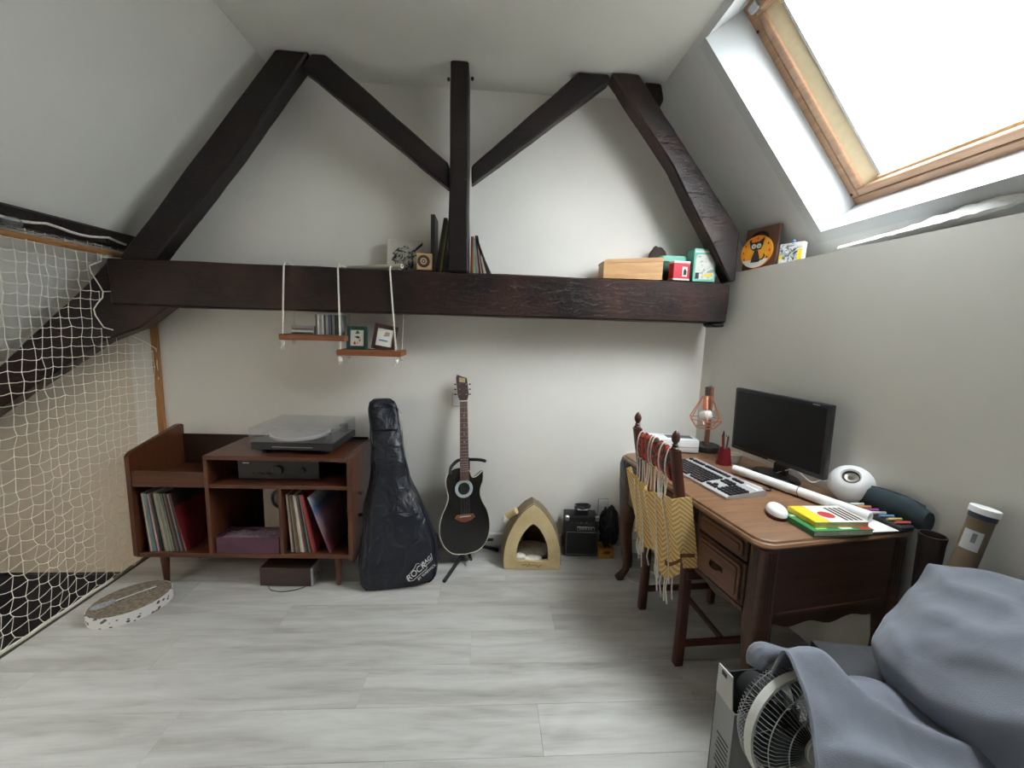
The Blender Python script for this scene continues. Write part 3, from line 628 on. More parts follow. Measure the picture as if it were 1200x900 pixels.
MB().tube([(-.085, 2.44, .07), (.0, 2.47, .06), (.06, 2.485, .055)], .009, 8).build('leg', M_blackm, gs, world=True)
MB().tube(crs([(-.105, 2.465, .585), (-.16, 2.42, .60), (-.20, 2.37, .575), (-.205, 2.34, .54)], 14), .010, 8).build('neck_arm', M_blackm, gs, world=True)
MB().tube(crs([(-.105, 2.465, .59), (-.06, 2.42, .605), (-.02, 2.38, .615), (.0, 2.36, .615)], 12), .010, 8).build('neck_arm', M_blackm, gs, world=True)
MB().tube([(-.085, 2.44, .06), (-.085, 2.33, .045), (-.07, 2.262, .05)], .009, 8).build('cradle', M_blackm, gs, world=True)
# wall socket behind the headstock
def outlet(name, x0, x1, z0, z1, lab, y=YB, sockets=((.5, .5),)):
    o = thing(name, ((x0+x1)/2, y, (z0+z1)/2), label=lab, cat='wall socket'); w, h = (x1-x0)/2, (z1-z0)/2
    MB().box(-w, w, -.008, -.0005, -h, h, .002).build('plate_rim', plain('socket_rim', (.36, .36, .36), .5), o); MB().box(-w+.004, w-.004, -.011, -.0081, -h+.004, h-.004, .001).build('plate', M_white, o)
    for fx, fz in sockets:
        z = -h+2*h*fz; s_ = MB().lathe([(.020, .010), (.021, .0115), (.019, .0115), (.018, .004), (.0001, .004)], 20, T(0, -.0, z) @ RX(PI/2), cap=False).build('socket', plain('socket_grey', (.5, .5, .5), .5), o)
        for dx in (-.008, .008): MB().cyl((dx, -.0042, z), (dx, -.005, z), .0025, 6).build('socket_hole', M_black, s_)
    return o
outlet('wall_socket', -.213, -.150, .912, .990, 'white wall socket behind the guitar headstock')
# ================================================================ CAT HOUSE
k = NT('tan_felt'); v = k.coord(); k.bump(k.noise(v, 160, 3), .4, .001); M_tan = k.fin(k.ramp(k.noise(v, 9, 3), [(.3, hx(198, 176, 130)), (.7, hx(222, 203, 160))]), .9)
M_taupe = plain('taupe_felt', hx(126, 112, 88), .9, var=.1, bump=.3)
ch = thing('cat_house', (.285, 2.235, 0), math.radians(-3), label='tan felt igloo cat house with pointed arch opening', cat='cat house')
def arch(w, z0, z1, n=14, bulge=.42):
    """pointed arch outline, from bottom left round to bottom right"""
    pts = [(-w, z0)]
    for i in range(n+1):
        t = i/n; z = z0+(z1-z0)*t; pts.append((-w*(1-t**2.1)**.72*(1+.06*math.sin(PI*t)), z))
    return pts[1:] + [(-x, z) for x, z in pts[1:-1]][::-1]
op = arch(.092, .055, .288); ou = arch(.163, .004, .398)
m = MB(); n = len(op); vs = [(x, .0, z) for x, z in ou]+[(x, -.004, z) for x, z in op]+[(x, .03, z) for x, z in ou]+[(x, .03, z) for x, z in op]
fs = []
for i in range(n):
    j = (i+1) % n; fs += [(i, j, n+j, n+i), (n+i, n+j, 3*n+j, 3*n+i), (i, 2*n+i, 2*n+j, j), (2*n+i, 3*n+i, 3*n+j, 2*n+j)]
m.add(vs, fs); m.build('front_arch', M_tan, ch)
m = MB(); rr = []
for y, s_, tz in ((.03, 1.0, 1.0), (.08, 1.07, .99), (.16, 1.10, .95), (.23, 1.0, .88), (.265, .86, .80)):
    rr.append([(x*s_*(.97 if z < .05 else 1), y, .004+(z-.004)*tz) for x, z in ou])
m.loft(rr, cap=False); nn = len(ou); bk = MB(); m.f.append(list(range(4*nn, 5*nn))); m.build('shell', M_taupe, ch)
MB().tube([(x, .012, z) for x, z in ou[1:-1]], .005, 6).build('piping', M_taupe, ch)
MB().ball((0, 0, 0), .09, 16, (1.55, 1.0, .42), T(0, .145, .045)).build('cushion', plain('cream_fleece', (.62, .57, .48), .95, var=.2, sc=50, bump=.6), ch)
MB().ball((-.07, .035, .062), .03, 12, (1.2, .8, .7)).build('fleece_tuft', M_rope, ch)
MB().ball((.01, .035, .055), .03, 12, (2.0, .8, .5)).build('fleece_tuft', M_rope, ch)
tj = MB().tube(crs([(-.150, .06, .30), (-.125, .05, .325), (-.10, .04, .345)], 8), [.020]*9, 10).build('hanging_toy', M_tan, ch)
MB().ball((-.160, .058, .285), .022, 10, (1, 1, 1.1)).build('pompom', M_rope, tj)
M_scr = plain('brown_stitching', hx(104, 78, 46), .9)
def scrib(m, x, z, w, h, seed):
    rnd = random.Random(seed); return m.tube(crs([(x+w*i/9, -.0035, z+h*(rnd.random()-.5)) for i in range(10)], 40), .0013, 4)
scrib(MB(), -.055, .034, .05, .022, 3).build('stitched_script', M_scr, ch); scrib(MB(), -.002, .027, .06, .018, 5).build('stitched_script', M_scr, ch)

# ================================================================ SMALL GUITAR AMP, WOODEN CRATE
ga = thing('guitar_amplifier', (.604, 2.372, 0), math.radians(-3), label='small black guitar amplifier on the floor beside the cat house', cat='guitar amplifier')
MB().box(-.103, .103, 0, .115, .006, .262, .008, seg=2).build('cabinet', plain('black_tolex', (.014, .014, .015), .5, bump=.5, sc=80), ga)
gp = MB().box(-.092, .092, -.004, 0, .02, .165, .002).build('speaker_grille', plain('grille_cloth', (.02, .02, .022), .85, bump=.6, sc=120), ga)
for b in ((-.094, .094, -.0055, -.004, .164, .167), (-.094, .094, -.0055, -.004, .018, .021), (-.094, -.092, -.0055, -.004, .021, .164), (.092, .094, -.0055, -.004, .021, .164)): MB().box(*b).build('grille_trim', M_metal, gp)
MB().box(-.03, .078, -.007, -.004, .178, .20, .001).build('name_plate', M_metal, ga); MB().box(-.028, .076, -.0076, -.007, .180, .198).build('name_plate_inlay', M_black, ga)
for i, (a, b) in enumerate(((-.018, -.004), (0, .014), (.018, .030), (.036, .046), (.052, .062))): MB().box(a, b, -.0082, -.0076, .186, .192).build('plate_mark', M_metal, ga)
for sx in (-1, 1): MB().box(sx*.092-.012, sx*.092+.012, -.003, .02, .235, .265, .004).build('corner_guard', M_metal, ga)
for i in range(5): MB().lathe([(.007, 0), (.006, .01)], 10, T(-.06+.028*i, 0, .222) @ RX(PI/2)).build('knob', M_black, ga)
ct = thing('power_adapter', (.60, 2.405, .263), label='black power adapter and tangled cable on top of the guitar amplifier', cat='adapter')
MB().box(-.035, .045, -.03, .04, .0, .05, .008).build('adapter_body', M_black, ct)
rnd = random.Random(4)
MB().tube(crs([(.05*math.cos(i*1.9)+.01, .03*math.sin(i*1.9), .052+.012*rnd.random()) for i in range(12)], 70), .004, 6).build('coiled_cable', M_black, ct)
MB().tube(crs([(.06, 0, .03), (.11, -.02, -.02), (.15, -.03, -.10), (.17, -.02, -.18)], 20), .004, 6).build('cable', M_black, ct)
wc = thing('wooden_crate', (.762, 2.35, 0), label='small yellow wooden crate on the floor under the wall socket', cat='crate')
m = MB(); m.box(-.046, .046, 0, .006, 0, .030, .001); m.box(-.046, .046, 0, .006, .048, .062, .001); m.box(-.046, -.02, 0, .006, .03, .048); m.box(.02, .046, 0, .006, .03, .048); M_yw = wood('yellow_pine', hx(150, 104, 44), hx(190, 142, 74), .5)
m.build('front', M_yw, wc); MB().box(-.046, -.04, .006, .09, 0, .062, .001).build('side', M_yw, wc); MB().box(.04, .046, .006, .09, 0, .062, .001).build('side', M_yw, wc); MB().box(-.046, .046, .09, .096, 0, .062, .001).build('back', M_yw, wc); MB().box(-.04, .04, .006, .09, 0, .005).build('base', M_yw, wc)
bp = thing('black_backpack', (.80, 2.455, 0), label='crumpled black bag slumped between the crate and the desk leg', cat='bag')
def lump(m, c, r, f, amp, n=26, seed=0, minz=0):
    rings = []
    for i in range(n+1):
        th = PI*i/n; ring = []
        for j in range(n):
            a = 2*PI*j/n; d = Vector((math.sin(th)*math.cos(a), math.sin(th)*math.sin(a), -math.cos(th)))
            q = 1+amp*noise.noise(d*f+Vector((seed, seed*2, 0)))+amp*.5*noise.noise(d*f*2.3+Vector((seed, 1, 0)))
            ring.append((c[0]+d.x*r[0]*q, c[1]+d.y*r[1]*q, max(minz, c[2]+d.z*r[2]*q)))
        rings.append(ring)
    m.loft(rings, cap=False); return m
lump(MB(), (0, 0, .14), (.062, .05, .14), 2.5, .35, seed=5).build('bag_body', M_nylon, bp)
MB().tube(crs([(-.01, -.04, .22), (-.045, -.055, .15), (-.035, -.06, .08), (.0, -.055, .05)], 16), .006, 6).build('strap', M_black, bp)
so = outlet('wall_socket', .738, .806, .178, .322, 'double white wall socket with a plug beside the desk', sockets=((0, .72), (0, .28)))
pgp = thing('power_plug', (.776, YB-.012, .218), label='white plug and cable hanging from the double socket', cat='plug')
MB().lathe([(.017, 0), (.018, .015), (.012, .035), (.006, .045)], 14, RX(PI/2)).build('plug_body', M_white, pgp)
MB().tube(crs([(0, -.04, 0), (.002, -.055, -.03), (.0, -.05, -.10), (.01, -.045, -.15)], 16), .0035, 6).build('cable', M_white, pgp)
dk = thing('black_guitar_bag', (.725+.06, 2.30, 0), label='slim black case standing behind the far desk leg', cat='case')
MB().loft([[(x*s_+dx, y*s_, z) for x, y in rrect(-.02, .02, -.06, .06, .015, 3)] for s_, dx, z in ((.8, 0.09, 0), (1, .085, .05), (1, .05, .45), (.8, .035, .62), (.4, .03, .66))]).build('case_body', M_nylon, dk)
cb = thing('cable_coil', (1.0, 2.15, 0), label='loose white cable coiled on the floor under the desk', cat='cable')
MB().tube([(-.08+.10*math.cos(i*.35)*(1+.08*math.sin(i*.13)), .07*math.sin(i*.35), .004+.001*(i//18)) for i in range(60)], .003, 5).build('loops', M_white, cb)

# ================================================================ DESK
DA = math.radians(9.3)
DM = frame((.728, 2.164, 0), (math.sin(DA), -math.cos(DA), 0), (math.cos(DA), math.sin(DA), 0), (0, 0, 1))   # local x along the front towards the camera, y to the wall
DM = DM @ Matrix.Identity(4)
# (left-handed pair is avoided by flipping: x' = along front away from the camera)
DM = frame((.735+.99*math.sin(DA), 2.164-.99*math.cos(DA), 0), (-math.sin(DA), math.cos(DA), 0), (-math.cos(DA), -math.sin(DA), 0), (0, 0, 1))
# local: x 0 (near end) .. 1.0 (far end); y 0 (front edge) .. -.63 (wall side)
DL, DW = .995, .675; DZ = .74
desk = thing('writing_desk', (0,0,0), M=DM, label='carved oak writing desk with drawers and cabriole legs along the wall', cat='desk')
m = MB()
def topring(ins, z): return [(x, y, z) for x, y in rrect(ins, DL-ins, -DW+ins*.3, -ins, .055, 8)]
m.loft([topring(.014, .706), topring(.004, .712), topring(0, .720), topring(.004, .728), topring(.010, .730), topring(.013, .737), topring(.02, .740)]); m.build('desk_top', M_oak, desk)
fy = -.032      # front face
def panelface(m, x0, x1, z0, z1, y): m.box(x0, x1, y-.014, y, z0, z1, .003)
# carcass
m = MB(); m.box(.03, .965, -DW+.02, -DW+.035, .44, .706); m.build('back_panel', M_oakd, desk)
sp = [(-.075, .706), (-.075, .44)]+[(-.075-(DW-.135)*i/24, .425-.016*math.sin(PI*i/24)+.009*math.cos(6*PI*i/24)) for i in range(1, 24)]+[(-DW+.06, .44), (-DW+.06, .706)]
m = MB(); m.prism([(p[0], p[1]) for p in sp], 'x', .026, .044); nearp = m.build('side_panel', M_oakd, desk)
MB().box(.020, .0262, -DW+.10, -.10, .455, .47, .002).build('side_moulding', M_oakd, desk)
m = MB(); m.prism([(p[0], p[1]) for p in sp], 'x', .951, .969); m.build('side_panel', M_oakd, desk)
# corner posts, rounded and fluted, running into cabriole legs
def cabriole(x, y, sx, sy, name='leg'):
    prof = [(.70, 0, .034), (.46, 0, .036), (.42, .004, .037), (.36, .010, .034), (.28, .010, .027), (.20, .004, .021), (.12, -.004, .017), (.07, .0, .017), (.04, .012, .020), (.018, .022, .023), (.004, .022, .021)]
    r = []
    for z, o, w in prof: r.append([(x+sx*o+px, y+sy*o+py, z) for px, py in rrect(-w, w, -w, w, w*.55, 4)])
    lg = MB().loft(r).build(name, M_oakd, desk)
    for i in (-1, 0, 1):
        MB().tube([(x+sx*(.030+(.004 if i == 0 else 0))-(sx*.012 if i else 0)*0 + (-sx*.012*i if False else 0), y+sy*.034+i*0, .47), (x+sx*.030, y+sy*.034, .69)], .0035, 5) if i == 0 else None
    for q in (.012, 0, -.012):
        MB().box(x+q-.0035, x+q+.0035, y+sy*.034-.002, y+sy*.034+.002, .47, .69, .0015).build('flute', M_oakg, lg)
        MB().box(x+sx*.034-.002, x+sx*.034+.002, y+q-.0035, y+q+.0035, .47, .69, .0015).build('flute', M_oakg, lg)
for x, sx in ((.055, -1), (.940, 1)):
    for y, sy in ((-.062, 1), (-DW+.055, -1)): cabriole(x, y, sx, sy)
# front rails and drawers
x_n0, x_n1 = .092, .335; x_f0, x_f1 = .72, .903
M_oakf = wood('oak_drawer_front', hx(80, 53, 39), hx(118, 80, 57), .38, 0, 1.0)
def drawer(x0, x1, z0, z1, knob=True):
    d = MB().box(x0, x1, fy-.30, fy+.004, z0, z1, .003).build('drawer', M_oakd, desk)
    MB().prism(rrect(x0+.008, x1-.008, z0+.008, z1-.008, .016, 4), 'y', fy+.0042, fy+.0065).build('drawer_groove', M_oakg, d)
    MB().prism(rrect(x0+.012, x1-.012, z0+.012, z1-.012, .014, 4), 'y', fy+.0066, fy+.011).build('drawer_field', M_oakf, d)
    MB().prism(rrect(x0+.024, x1-.024, z0+.024, z1-.024, .010, 4), 'y', fy+.0112, fy+.0125).build('drawer_groove', M_oakg, d)
    MB().prism(rrect(x0+.026, x1-.026, z0+.026, z1-.026, .010, 4), 'y', fy+.0126, fy+.0145).build('drawer_field', M_oakf, d)
    if knob:
        xm = (x0+x1)/2; zm = (z0+z1)/2
        kb = MB().tube(crs([(xm-.028, fy+.018, zm+.004), (xm-.012, fy+.030, zm-.002), (xm+.012, fy+.030, zm-.002), (xm+.028, fy+.018, zm+.004)], 12), .0045, 8).build('handle', plain('aged_brass', hx(70, 48, 26), .4, .7), d)
        MB().box(xm-.034, xm+.034, fy+.0145, fy+.017, zm-.008, zm+.012, .002).build('back_plate', plain('aged_brass_plate', hx(66, 44, 26), .45, .7), kb)
drawer(x_n0, x_n1, .622, .700, False); drawer(x_n0, x_n1, .455, .612)
drawer(x_f0, x_f1, .622, .700); drawer(x_f0, x_f1, .495, .612)
drawer(x_n1+.02, x_f0-.02, .632, .700, False)
for x0, x1 in ((x_n1+.002, x_n1+.018), (x_f0-.018, x_f0-.002)): MB().box(x0, x1, fy-.3, fy+.002, .47, .704, .002).build('rail', M_oakd, desk)
m = MB(); ap = [(x_n1+.018, .630)]; N = 16
for i in range(N+1):
    t = i/N; ap.append((x_n1+.018+(x_f0-.036-x_n1)*t, .618-.03*abs(2*t-1)**3-.006*math.cos(4*PI*t)))
ap.append((x_f0-.018, .630)); m.prism(ap, 'y', fy-.016, fy+.002); m.build('apron', M_oakd, desk)
for x0, x1, zz in ((x_n0-.004, x_n1+.018, .452), (x_f0-.018, x_f1+.004, .492)):
    ap = [(x0, zz)]+[(x0+(x1-x0)*i/14, zz-.014-.018*math.sin(PI*i/14)*(.6+.4*math.cos(4*PI*i/14))) for i in range(15)]+[(x1, zz)]
    MB().prism(ap, 'y', fy-.016, fy+.003).build('apron', M_oakd, desk)
for x0, x1 in ((x_n0-.004, x_n1+.002), (x_f0-.002, x_f1+.004)):
    MB().box(x0, x1, -DW+.05, fy-.002, .44 if x0 < .5 else .48, .45 if x0 < .5 else .49).build('pedestal_bottom', M_oakd, desk)
def D(x, y, z=0): return DM @ Vector((x, y, DZ+z))
def DT(wx, wy, rz, z=0.0): return T(wx, wy, DZ+z+.0005) @ RZ(rz)
RD_ = math.atan2(-math.cos(DA), math.sin(DA))     # direction along the front towards the camera

# ---- monitor
mo = thing('computer_monitor', (0,0,0), M=DT(1.398, 1.805, math.radians(-78)), label='black flat computer monitor standing on the desk', cat='monitor')
# local x along screen width (towards camera), y away from viewer (to the wall)
MB().loft([[(x, y+.02, z) for x, y in [(.115*math.cos(2*PI*i/32), .07*math.sin(2*PI*i/32)-.045) for i in range(32)]] for z in (0, .008)]+[[(x*.9, y*.9+.015, .016) for x, y in [(.115*math.cos(2*PI*i/32), .07*math.sin(2*PI*i/32)-.045) for i in range(32)]]]).build('stand_base', M_black, mo)
MB().box(-.035, .035, -.012, .014, .012, .16, .006).build('stand_neck', M_black, mo)
tl = T(0, -.062, .075) @ RX(math.radians(1.5))
sc = MB(tl).box(-.246, .246, 0, .030, 0, .318, .007, seg=2).build('housing', M_black, mo)
MB(tl).box(-.231, .231, -.0015, .0, .020, .302, .001).build('screen', plain('dark_screen', (.008, .009, .011), .4, var=.02, Specular_IOR_Level=.25), mo)
MB(tl).box(-.02, .02, -.0010, .0, .006, .011).build('brand_mark', M_metal, sc); MB(tl).box(.17, .20, -.0010, .0, .307, .3105).build('brand_mark', M_metal, sc)
MB(tl).box(-.15, .15, .030, .052, .06, .24, .007).build('back_cover', M_black, mo)
cbm = thing('monitor_cable', (1.43, 1.66, DZ), label='white cable looping behind the monitor to the round speaker', cat='cable')
MB().tube(crs([(-.05, .17, .004), (-.03, .10, .05), (-.02, .06, .06), (.0, .0, .03), (.02, -.03, .05), (.035, -.055, .055)], 26), .003, 6).build('lead', M_white, cbm)
# ---- keyboard
kb = thing('keyboard', (0,0,0), M=DT(1.028, 1.765, math.radians(-79.2)), label='silver and black desktop keyboard on the desk', cat='keyboard')
MB().prism([(-.098, 0), (.098, 0), (.098, .024), (.085, .026), (-.085, .014), (-.098, .010)], 'x', -.218, .218).build('case', plain('silver_plastic', (.50, .51, .52), .35, .3, var=.03), kb)
def kz(y): return .0145+(y+.085)*.07
m = MB()
def keyrow(y, xs, w):
    for x in xs: m.box(x-w/2+.0012, x+w/2-.0012, y-.0082, y+.0082, kz(y)-.003, kz(y)+.007, .0018)
for r_ in range(5): keyrow(-.062+r_*.0195, [-.203+.0195*i for i in range(14)], .0185)
keyrow(.060, [-.203+.0195*i+(.008 if i > 0 else 0)+(.008 if i > 4 else 0) for i in range(13)], .0185)
keyrow(-.0815, [-.203, -.180], .02); keyrow(-.0815, [-.10], .12); keyrow(-.0815, [-.01, .013, .036, .055], .02)
for r_ in range(5): keyrow(-.0815+r_*.0195+.01, [.150+.0195*i for i in range(4)], .0185)
keyrow(-.0715, [.085, .1045, .124], .0185); keyrow(-.052, [.1045], .0185)
for y in (.0, .0195): keyrow(y, [.085, .1045, .124], .0185)
keyrow(.060, [.085, .1045, .124], .0185)
m.build('keys', M_black, kb, kind='stuff', label='rows of black keys')
MB().box(.148, .212, .055, .068, .024, .0265, .001).build('indicator_panel', M_white, kb)
MB().tube(crs([D(.35, -.28), D(.42, -.34, .003), D(.38, -.40, .004), D(.5, -.46, .004)], 24), .0025, 6).build('keyboard_cable', M_black, label='thin black keyboard cable on the desk', cat='cable')
# ---- mouse
mu = thing('computer_mouse', (0,0,0), M=DT(1.085, 1.395, math.radians(70)), label='white computer mouse with dark red sides beside the books', cat='mouse')
def mring(z, s): return [(.058*s*math.cos(a)*(1+.05*math.cos(a)), .033*s*math.sin(a), z) for a in [2*PI*i/28 for i in range(28)]]
MB().loft([mring(0, .93), mring(.006, 1.0), mring(.012, 1.0)]).build('base', plain('dark_red_plastic', (.13, .02, .02), .35), mu)
m = MB(); m.loft([[(x*1.0-(.006*(s_ < .6)), y, z) for x, y, z in mring(z, s_)] for z, s_ in ((.0122, 1.0), (.022, .97), (.030, .86), (.036, .66), (.039, .40), (.040, .12))]); m.build('shell', M_white, mu)
MB().tube([(.04, 0, .030), (.052, 0, .022)], .0035, 6).build('wheel', M_black, mu)
# ---- books
M_page = plain('book_pages', (.58, .54, .46), .8, var=.1, sc=90)
def bookflat(name, M, w, d, t, mat, lab):
    b = thing(name, (0,0,0), M=M, label=lab, cat='book')
    MB().box(.003, w, .002, d-.002, .002, t-.002).build('pages', M_page, b)
    MB().box(0, w+.002, 0, d, 0, .002).build('back_cover', mat, b); c = MB().box(0, w+.002, 0, d, t-.002, t).build('front_cover', mat, b); MB().box(-.001, .003, 0, d, 0, t, .001).build('spine', mat, b)
    return b, c
M_green = plain('green_cover', (.035, .20, .07), .4); M_yel = plain('yellow_cover', (.72, .56, .03), .4); M_cream = plain('cream_cover', (.70, .68, .62), .4, var=.03); M_redp = plain('red_print', (.45, .03, .03), .5); M_blkp = plain('black_print', (.02, .02, .02), .6); M_lime = plain('lime_print', (.35, .6, .05), .5)
gbk, gc = bookflat('green_book', DT(1.10, 1.236, math.radians(3)), .222, .150, .019, M_green, 'green paperback book at the near corner of the desk')
MB().box(.11, .155, .01, .05, .0191, .0197).build('cover_patch', M_cream, gc); MB().box(.18, .222, .004, .03, .0191, .0199).build('cover_patch', M_redp, gc); MB().box(.01, .07, .11, .122, .0191, .0197).build('cover_patch', M_cream, gc); MB().box(.02, .06, .012, .02, .0191, .0196).build('cover_patch', M_lime, gc)
ybk, yc = bookflat('yellow_book', DT(1.125, 1.262, math.radians(1), .0198), .195, .130, .018, M_yel, 'yellow and white book lying on top of the green book')
MB().box(.055, .197, 0, .13, .0181, .0187).build('cover_field', M_cream, yc)
MB().lathe([(.026, 0), (.026, .0005)], 20, T(.085, .055, .0188)).build('red_emblem', M_redp, yc)
for i in range(4): MB().box(.122+.018*i, .132+.018*i, .012, .112, .0188, .0193).build('print_line', M_blkp, yc)
# ---- poster tube, paper, marker case
pt = thing('paper_roll', (0,0,0), M=along(D(.605, -.405, .021), D(.085, -.52, .021)), label='long roll of white paper lying across the desk', cat='paper roll')
MB().lathe([(.017, 0), (.020, .002), (.020, .545), (.018, .548), (.012, .546), (.012, .53)], 20).build('roll', plain('white_paper', (.80, .80, .80), .7, var=.02), pt)
MB().tube([(.0203*math.cos(i*.5), .0203*math.sin(i*.5), .29+.002*i) for i in range(14)], .0016, 5).build('tie', M_black, pt)
gp_ = thing('folded_leaflet', (0,0,0), M=DT(1.185, 1.70, math.radians(-72)), label='white leaflet with green print tucked by the paper roll', cat='leaflet')
MB().box(-.05, .05, -.012, .012, 0, .003).build('sheet', M_cream, gp_); MB().box(-.045, .045, -.011, -.006, .003, .0035).build('green_print', M_lime, gp_)
sh = thing('paper_pad', (0,0,0), M=DT(1.35, 1.345, math.radians(5)), label='white paper sheet with a yellow edge under the books', cat='paper')
MB().box(-.08, .085, -.08, .125, 0, .0025).build('sheet', plain('pad_paper', (.74, .74, .70), .8, var=.02), sh); MB().box(-.09, -.0801, -.08, .125, 0, .004).build('binding_edge', M_yel, sh)
mc = thing('marker_case', (0,0,0), M=DT(1.462, 1.37, math.radians(100)), label='open black case of coloured markers on the desk', cat='marker case')
MB().box(-.10, .10, -.025, .035, 0, .018, .004).build('tray', M_blackm, mc)
for i, c in enumerate(((.5, .08, .08), (.55, .45, .15), (.12, .25, .45), (.5, .5, .5), (.35, .08, .3), (.6, .3, .1), (.7, .7, .66))):
    MB().cyl((-.085+.026*i, -.02, .024), (-.075+.026*i, .032, .024), .0055, 8).build('marker', plain('marker_%d' % i, c, .4), mc)
pb = thing('pencil_pouch', (0,0,0), M=DT(1.515, 1.375, math.radians(99)), label='dark teal fabric pencil pouch at the wall end of the desk', cat='pouch')
k = NT('teal_canvas'); v = k.coord(); k.bump(k.noise(v, 140, 3), .5, .001); M_teal = k.fin(k.ramp(k.noise(v, 8, 3), [(.3, (.012, .024, .032)), (.7, (.026, .046, .058))]), .85)
m = MB(); rr = []
for i in range(21):
    t = i/20; x = -.115+.23*t; s_ = min(1, .62+1.6*min(t, 1-t))**.6; zz = .048*s_
    rr.append([(x, .034*s_*math.cos(a)+.004*noise.noise(Vector((x*20, a, 0))), max(0, zz+ (.048*s_)*math.sin(a)*(1.05 if math.sin(a) > 0 else 1)+.005*noise.noise(Vector((x*25, a*2, 4))))) for a in [2*PI*j/24 for j in range(24)]])
m.loft(rr); m.build('pouch_body', M_teal, pb)
MB().tube(crs([(-.10, 0, .088), (-.04, -.004, .098), (.04, .0, .098), (.10, 0, .088)], 14), .003, 5).build('zip', M_black, pb)
MB().box(.105, .13, -.006, .006, .075, .09, .003).build('pull_tab', M_teal, pb)
# ---- round white speaker
rs = thing('round_speaker', (0,0,0), M=DT(1.488, 1.525, 0), label='round white speaker ball with a small metal driver', cat='speaker')
ax = V(-.52, -.42, .72).normalized(); C0 = V(0, 0, .073)
pr = []
for i in range(25):
    a = PI*i/24; pr.append((max(1e-5, .078*math.sin(a)), -.072*math.cos(a)))
pr = [p for p in pr if p[1] < .058]+[(.034, .060), (.030, .053), (.024, .046)]
MB(along(C0, C0+ax)).lathe(pr, 32, cap=False).build('shell', M_white, rs)
MB(along(C0, C0+ax)).lathe([(.025, .047), (.020, .049), (.012, .047), (.0001, .053)], 24, cap=False).build('driver', plain('driver_metal', (.30, .27, .24), .3, .8), rs)
MB(along(C0, C0+ax)).lathe([(.0245, .046), (.026, .051), (.029, .0525)], 24, cap=False).build('driver_ring', M_black, rs)
MB().lathe([(.036, 0), (.034, .012)], 20).build('foot', M_white, rs)
# ---- pencil cup
pc_ = thing('pencil_cup', (0,0,0), M=DT(1.225, 1.985, 0), label='dark red flared pencil cup on the desk', cat='pencil cup')
M_redc = plain('red_cup', (.16, .008, .015), .3)
MB().lathe([(.040, 0), (.036, .02), (.026, .085), (.024, .085), (.030, .03), (.0001, .006)], 8).build('cup', M_redc, pc_)
for i, (dx, dy, h, c, nm) in enumerate(((-.012, .0, .15, (.30, .03, .03), 'red'), (-.004, .008, .165, (.02, .02, .025), 'black'), (.004, -.006, .145, (.03, .07, .20), 'blue'), (.012, .004, .135, (.45, .20, .06), 'orange'), (.008, .012, .14, (.55, .5, .35), 'cream'))):
    p_ = thing('pencil', (0,0,0), M=DT(1.225, 1.985, 0), label=f'{nm} pen standing in the red pencil cup', cat='pen', group='pens in the red cup')
    MB().cyl((dx*.4, dy*.4, .02), (dx*1.6, dy*1.6, h), .0042, 8).build('barrel', plain('pen_'+nm, c, .4), p_); MB().cyl((dx*1.6, dy*1.6, h), (dx*1.63, dy*1.63, h+.008), .003, 8, .001).build('tip', M_black, p_)
tb_ = thing('white_tub', (0,0,0), M=DT(1.30, 2.03, 0), label='low white plastic tub behind the red pencil cup', cat='tub')
MB().lathe([(.035, 0), (.042, .035), (.040, .035), (.034, .004), (.0001, .004)], 20).build('tub_body', M_white, tb_)
MB().lathe([(.0425, .0355), (.043, .040), (.0001, .042)], 20).build('tub_lid', plain('cream_lid', (.7, .66, .5), .4), tb_)
# ---- lamp
lp = thing('desk_lamp', (0,0,0), M=DT(1.262, 2.228, 0), label='copper wire cage desk lamp with a round black base', cat='lamp')
MB().lathe([(.070, 0), (.072, .004), (.072, .030), (.068, .034), (.0001, .034)], 32).build('base', plain('black_felted_base', (.018, .020, .018), .6), lp)
MB().prism(rrect(-.011, .011, -.011, .011, .003, 2), 'z', .034, .365).build('post', wood('lamp_post_wood', hx(120, 74, 54), hx(160, 106, 82), .5, 2), lp)
MB().tube([(0, 0, .36), (-.012, -.012, .368), (-.045, -.045, .366)], .008, 8).build('arm', plain('dark_copper', (.10, .05, .045), .4, .5), lp)
hc = V(-.045, -.045, 0)
MB().lathe([(.012, .372), (.015, .366), (.014, .325), (.010, .32)], 14, T(*hc)).build('socket_cap', plain('dark_cap', (.05, .028, .026), .45), lp)
MB().lathe([(.018, .326), (.024, .31), (.026, .25), (.022, .25)], 16, T(*hc), cap=False).build('socket', M_copper, lp)
MB().ball((hc.x, hc.y, .214), .036, 18, (1, 1, 1)).build('bulb', M_glassb, lp)
cg = []
def hexp(r, z, o=0): return [V(hc.x+r*math.cos(2*PI*i/6+o), hc.y+r*math.sin(2*PI*i/6+o), z) for i in range(6)]
A, B, C = hexp(.026, .318), hexp(.088, .192, .15), hexp(.052, .146, .15)
for i in range(6):
    for a, b in ((A[i], B[i]), (B[i], B[(i+1) % 6]), (B[i], C[i]), (C[i], C[(i+1) % 6])): MB().cyl(a, b, .003, 6).build('cage_wire', M_copper, lp)
# ---- white printer / box
pr_ = thing('white_printer', (0,0,0), M=DT(1.03, 2.218, math.radians(-7)), label='flat white printer with a grey slot at the far end of the desk', cat='printer')
MB().box(-.17, .155, -.055, .075, .004, .078, .008, seg=2).build('body', M_white, pr_)
MB().box(-.01, .13, -.02, .04, .078, .0795).build('paper_slot', plain('grey_slot', (.08, .08, .085), .5), pr_)
MB().box(-.165, .15, -.056, -.0545, .035, .038).build('seam', plain('grey_seam', (.3, .3, .32), .5), pr_)
for x in (-.14, .13): MB().cyl((x, 0, 0), (x, 0, .006), .01, 8).build('foot', M_black, pr_)

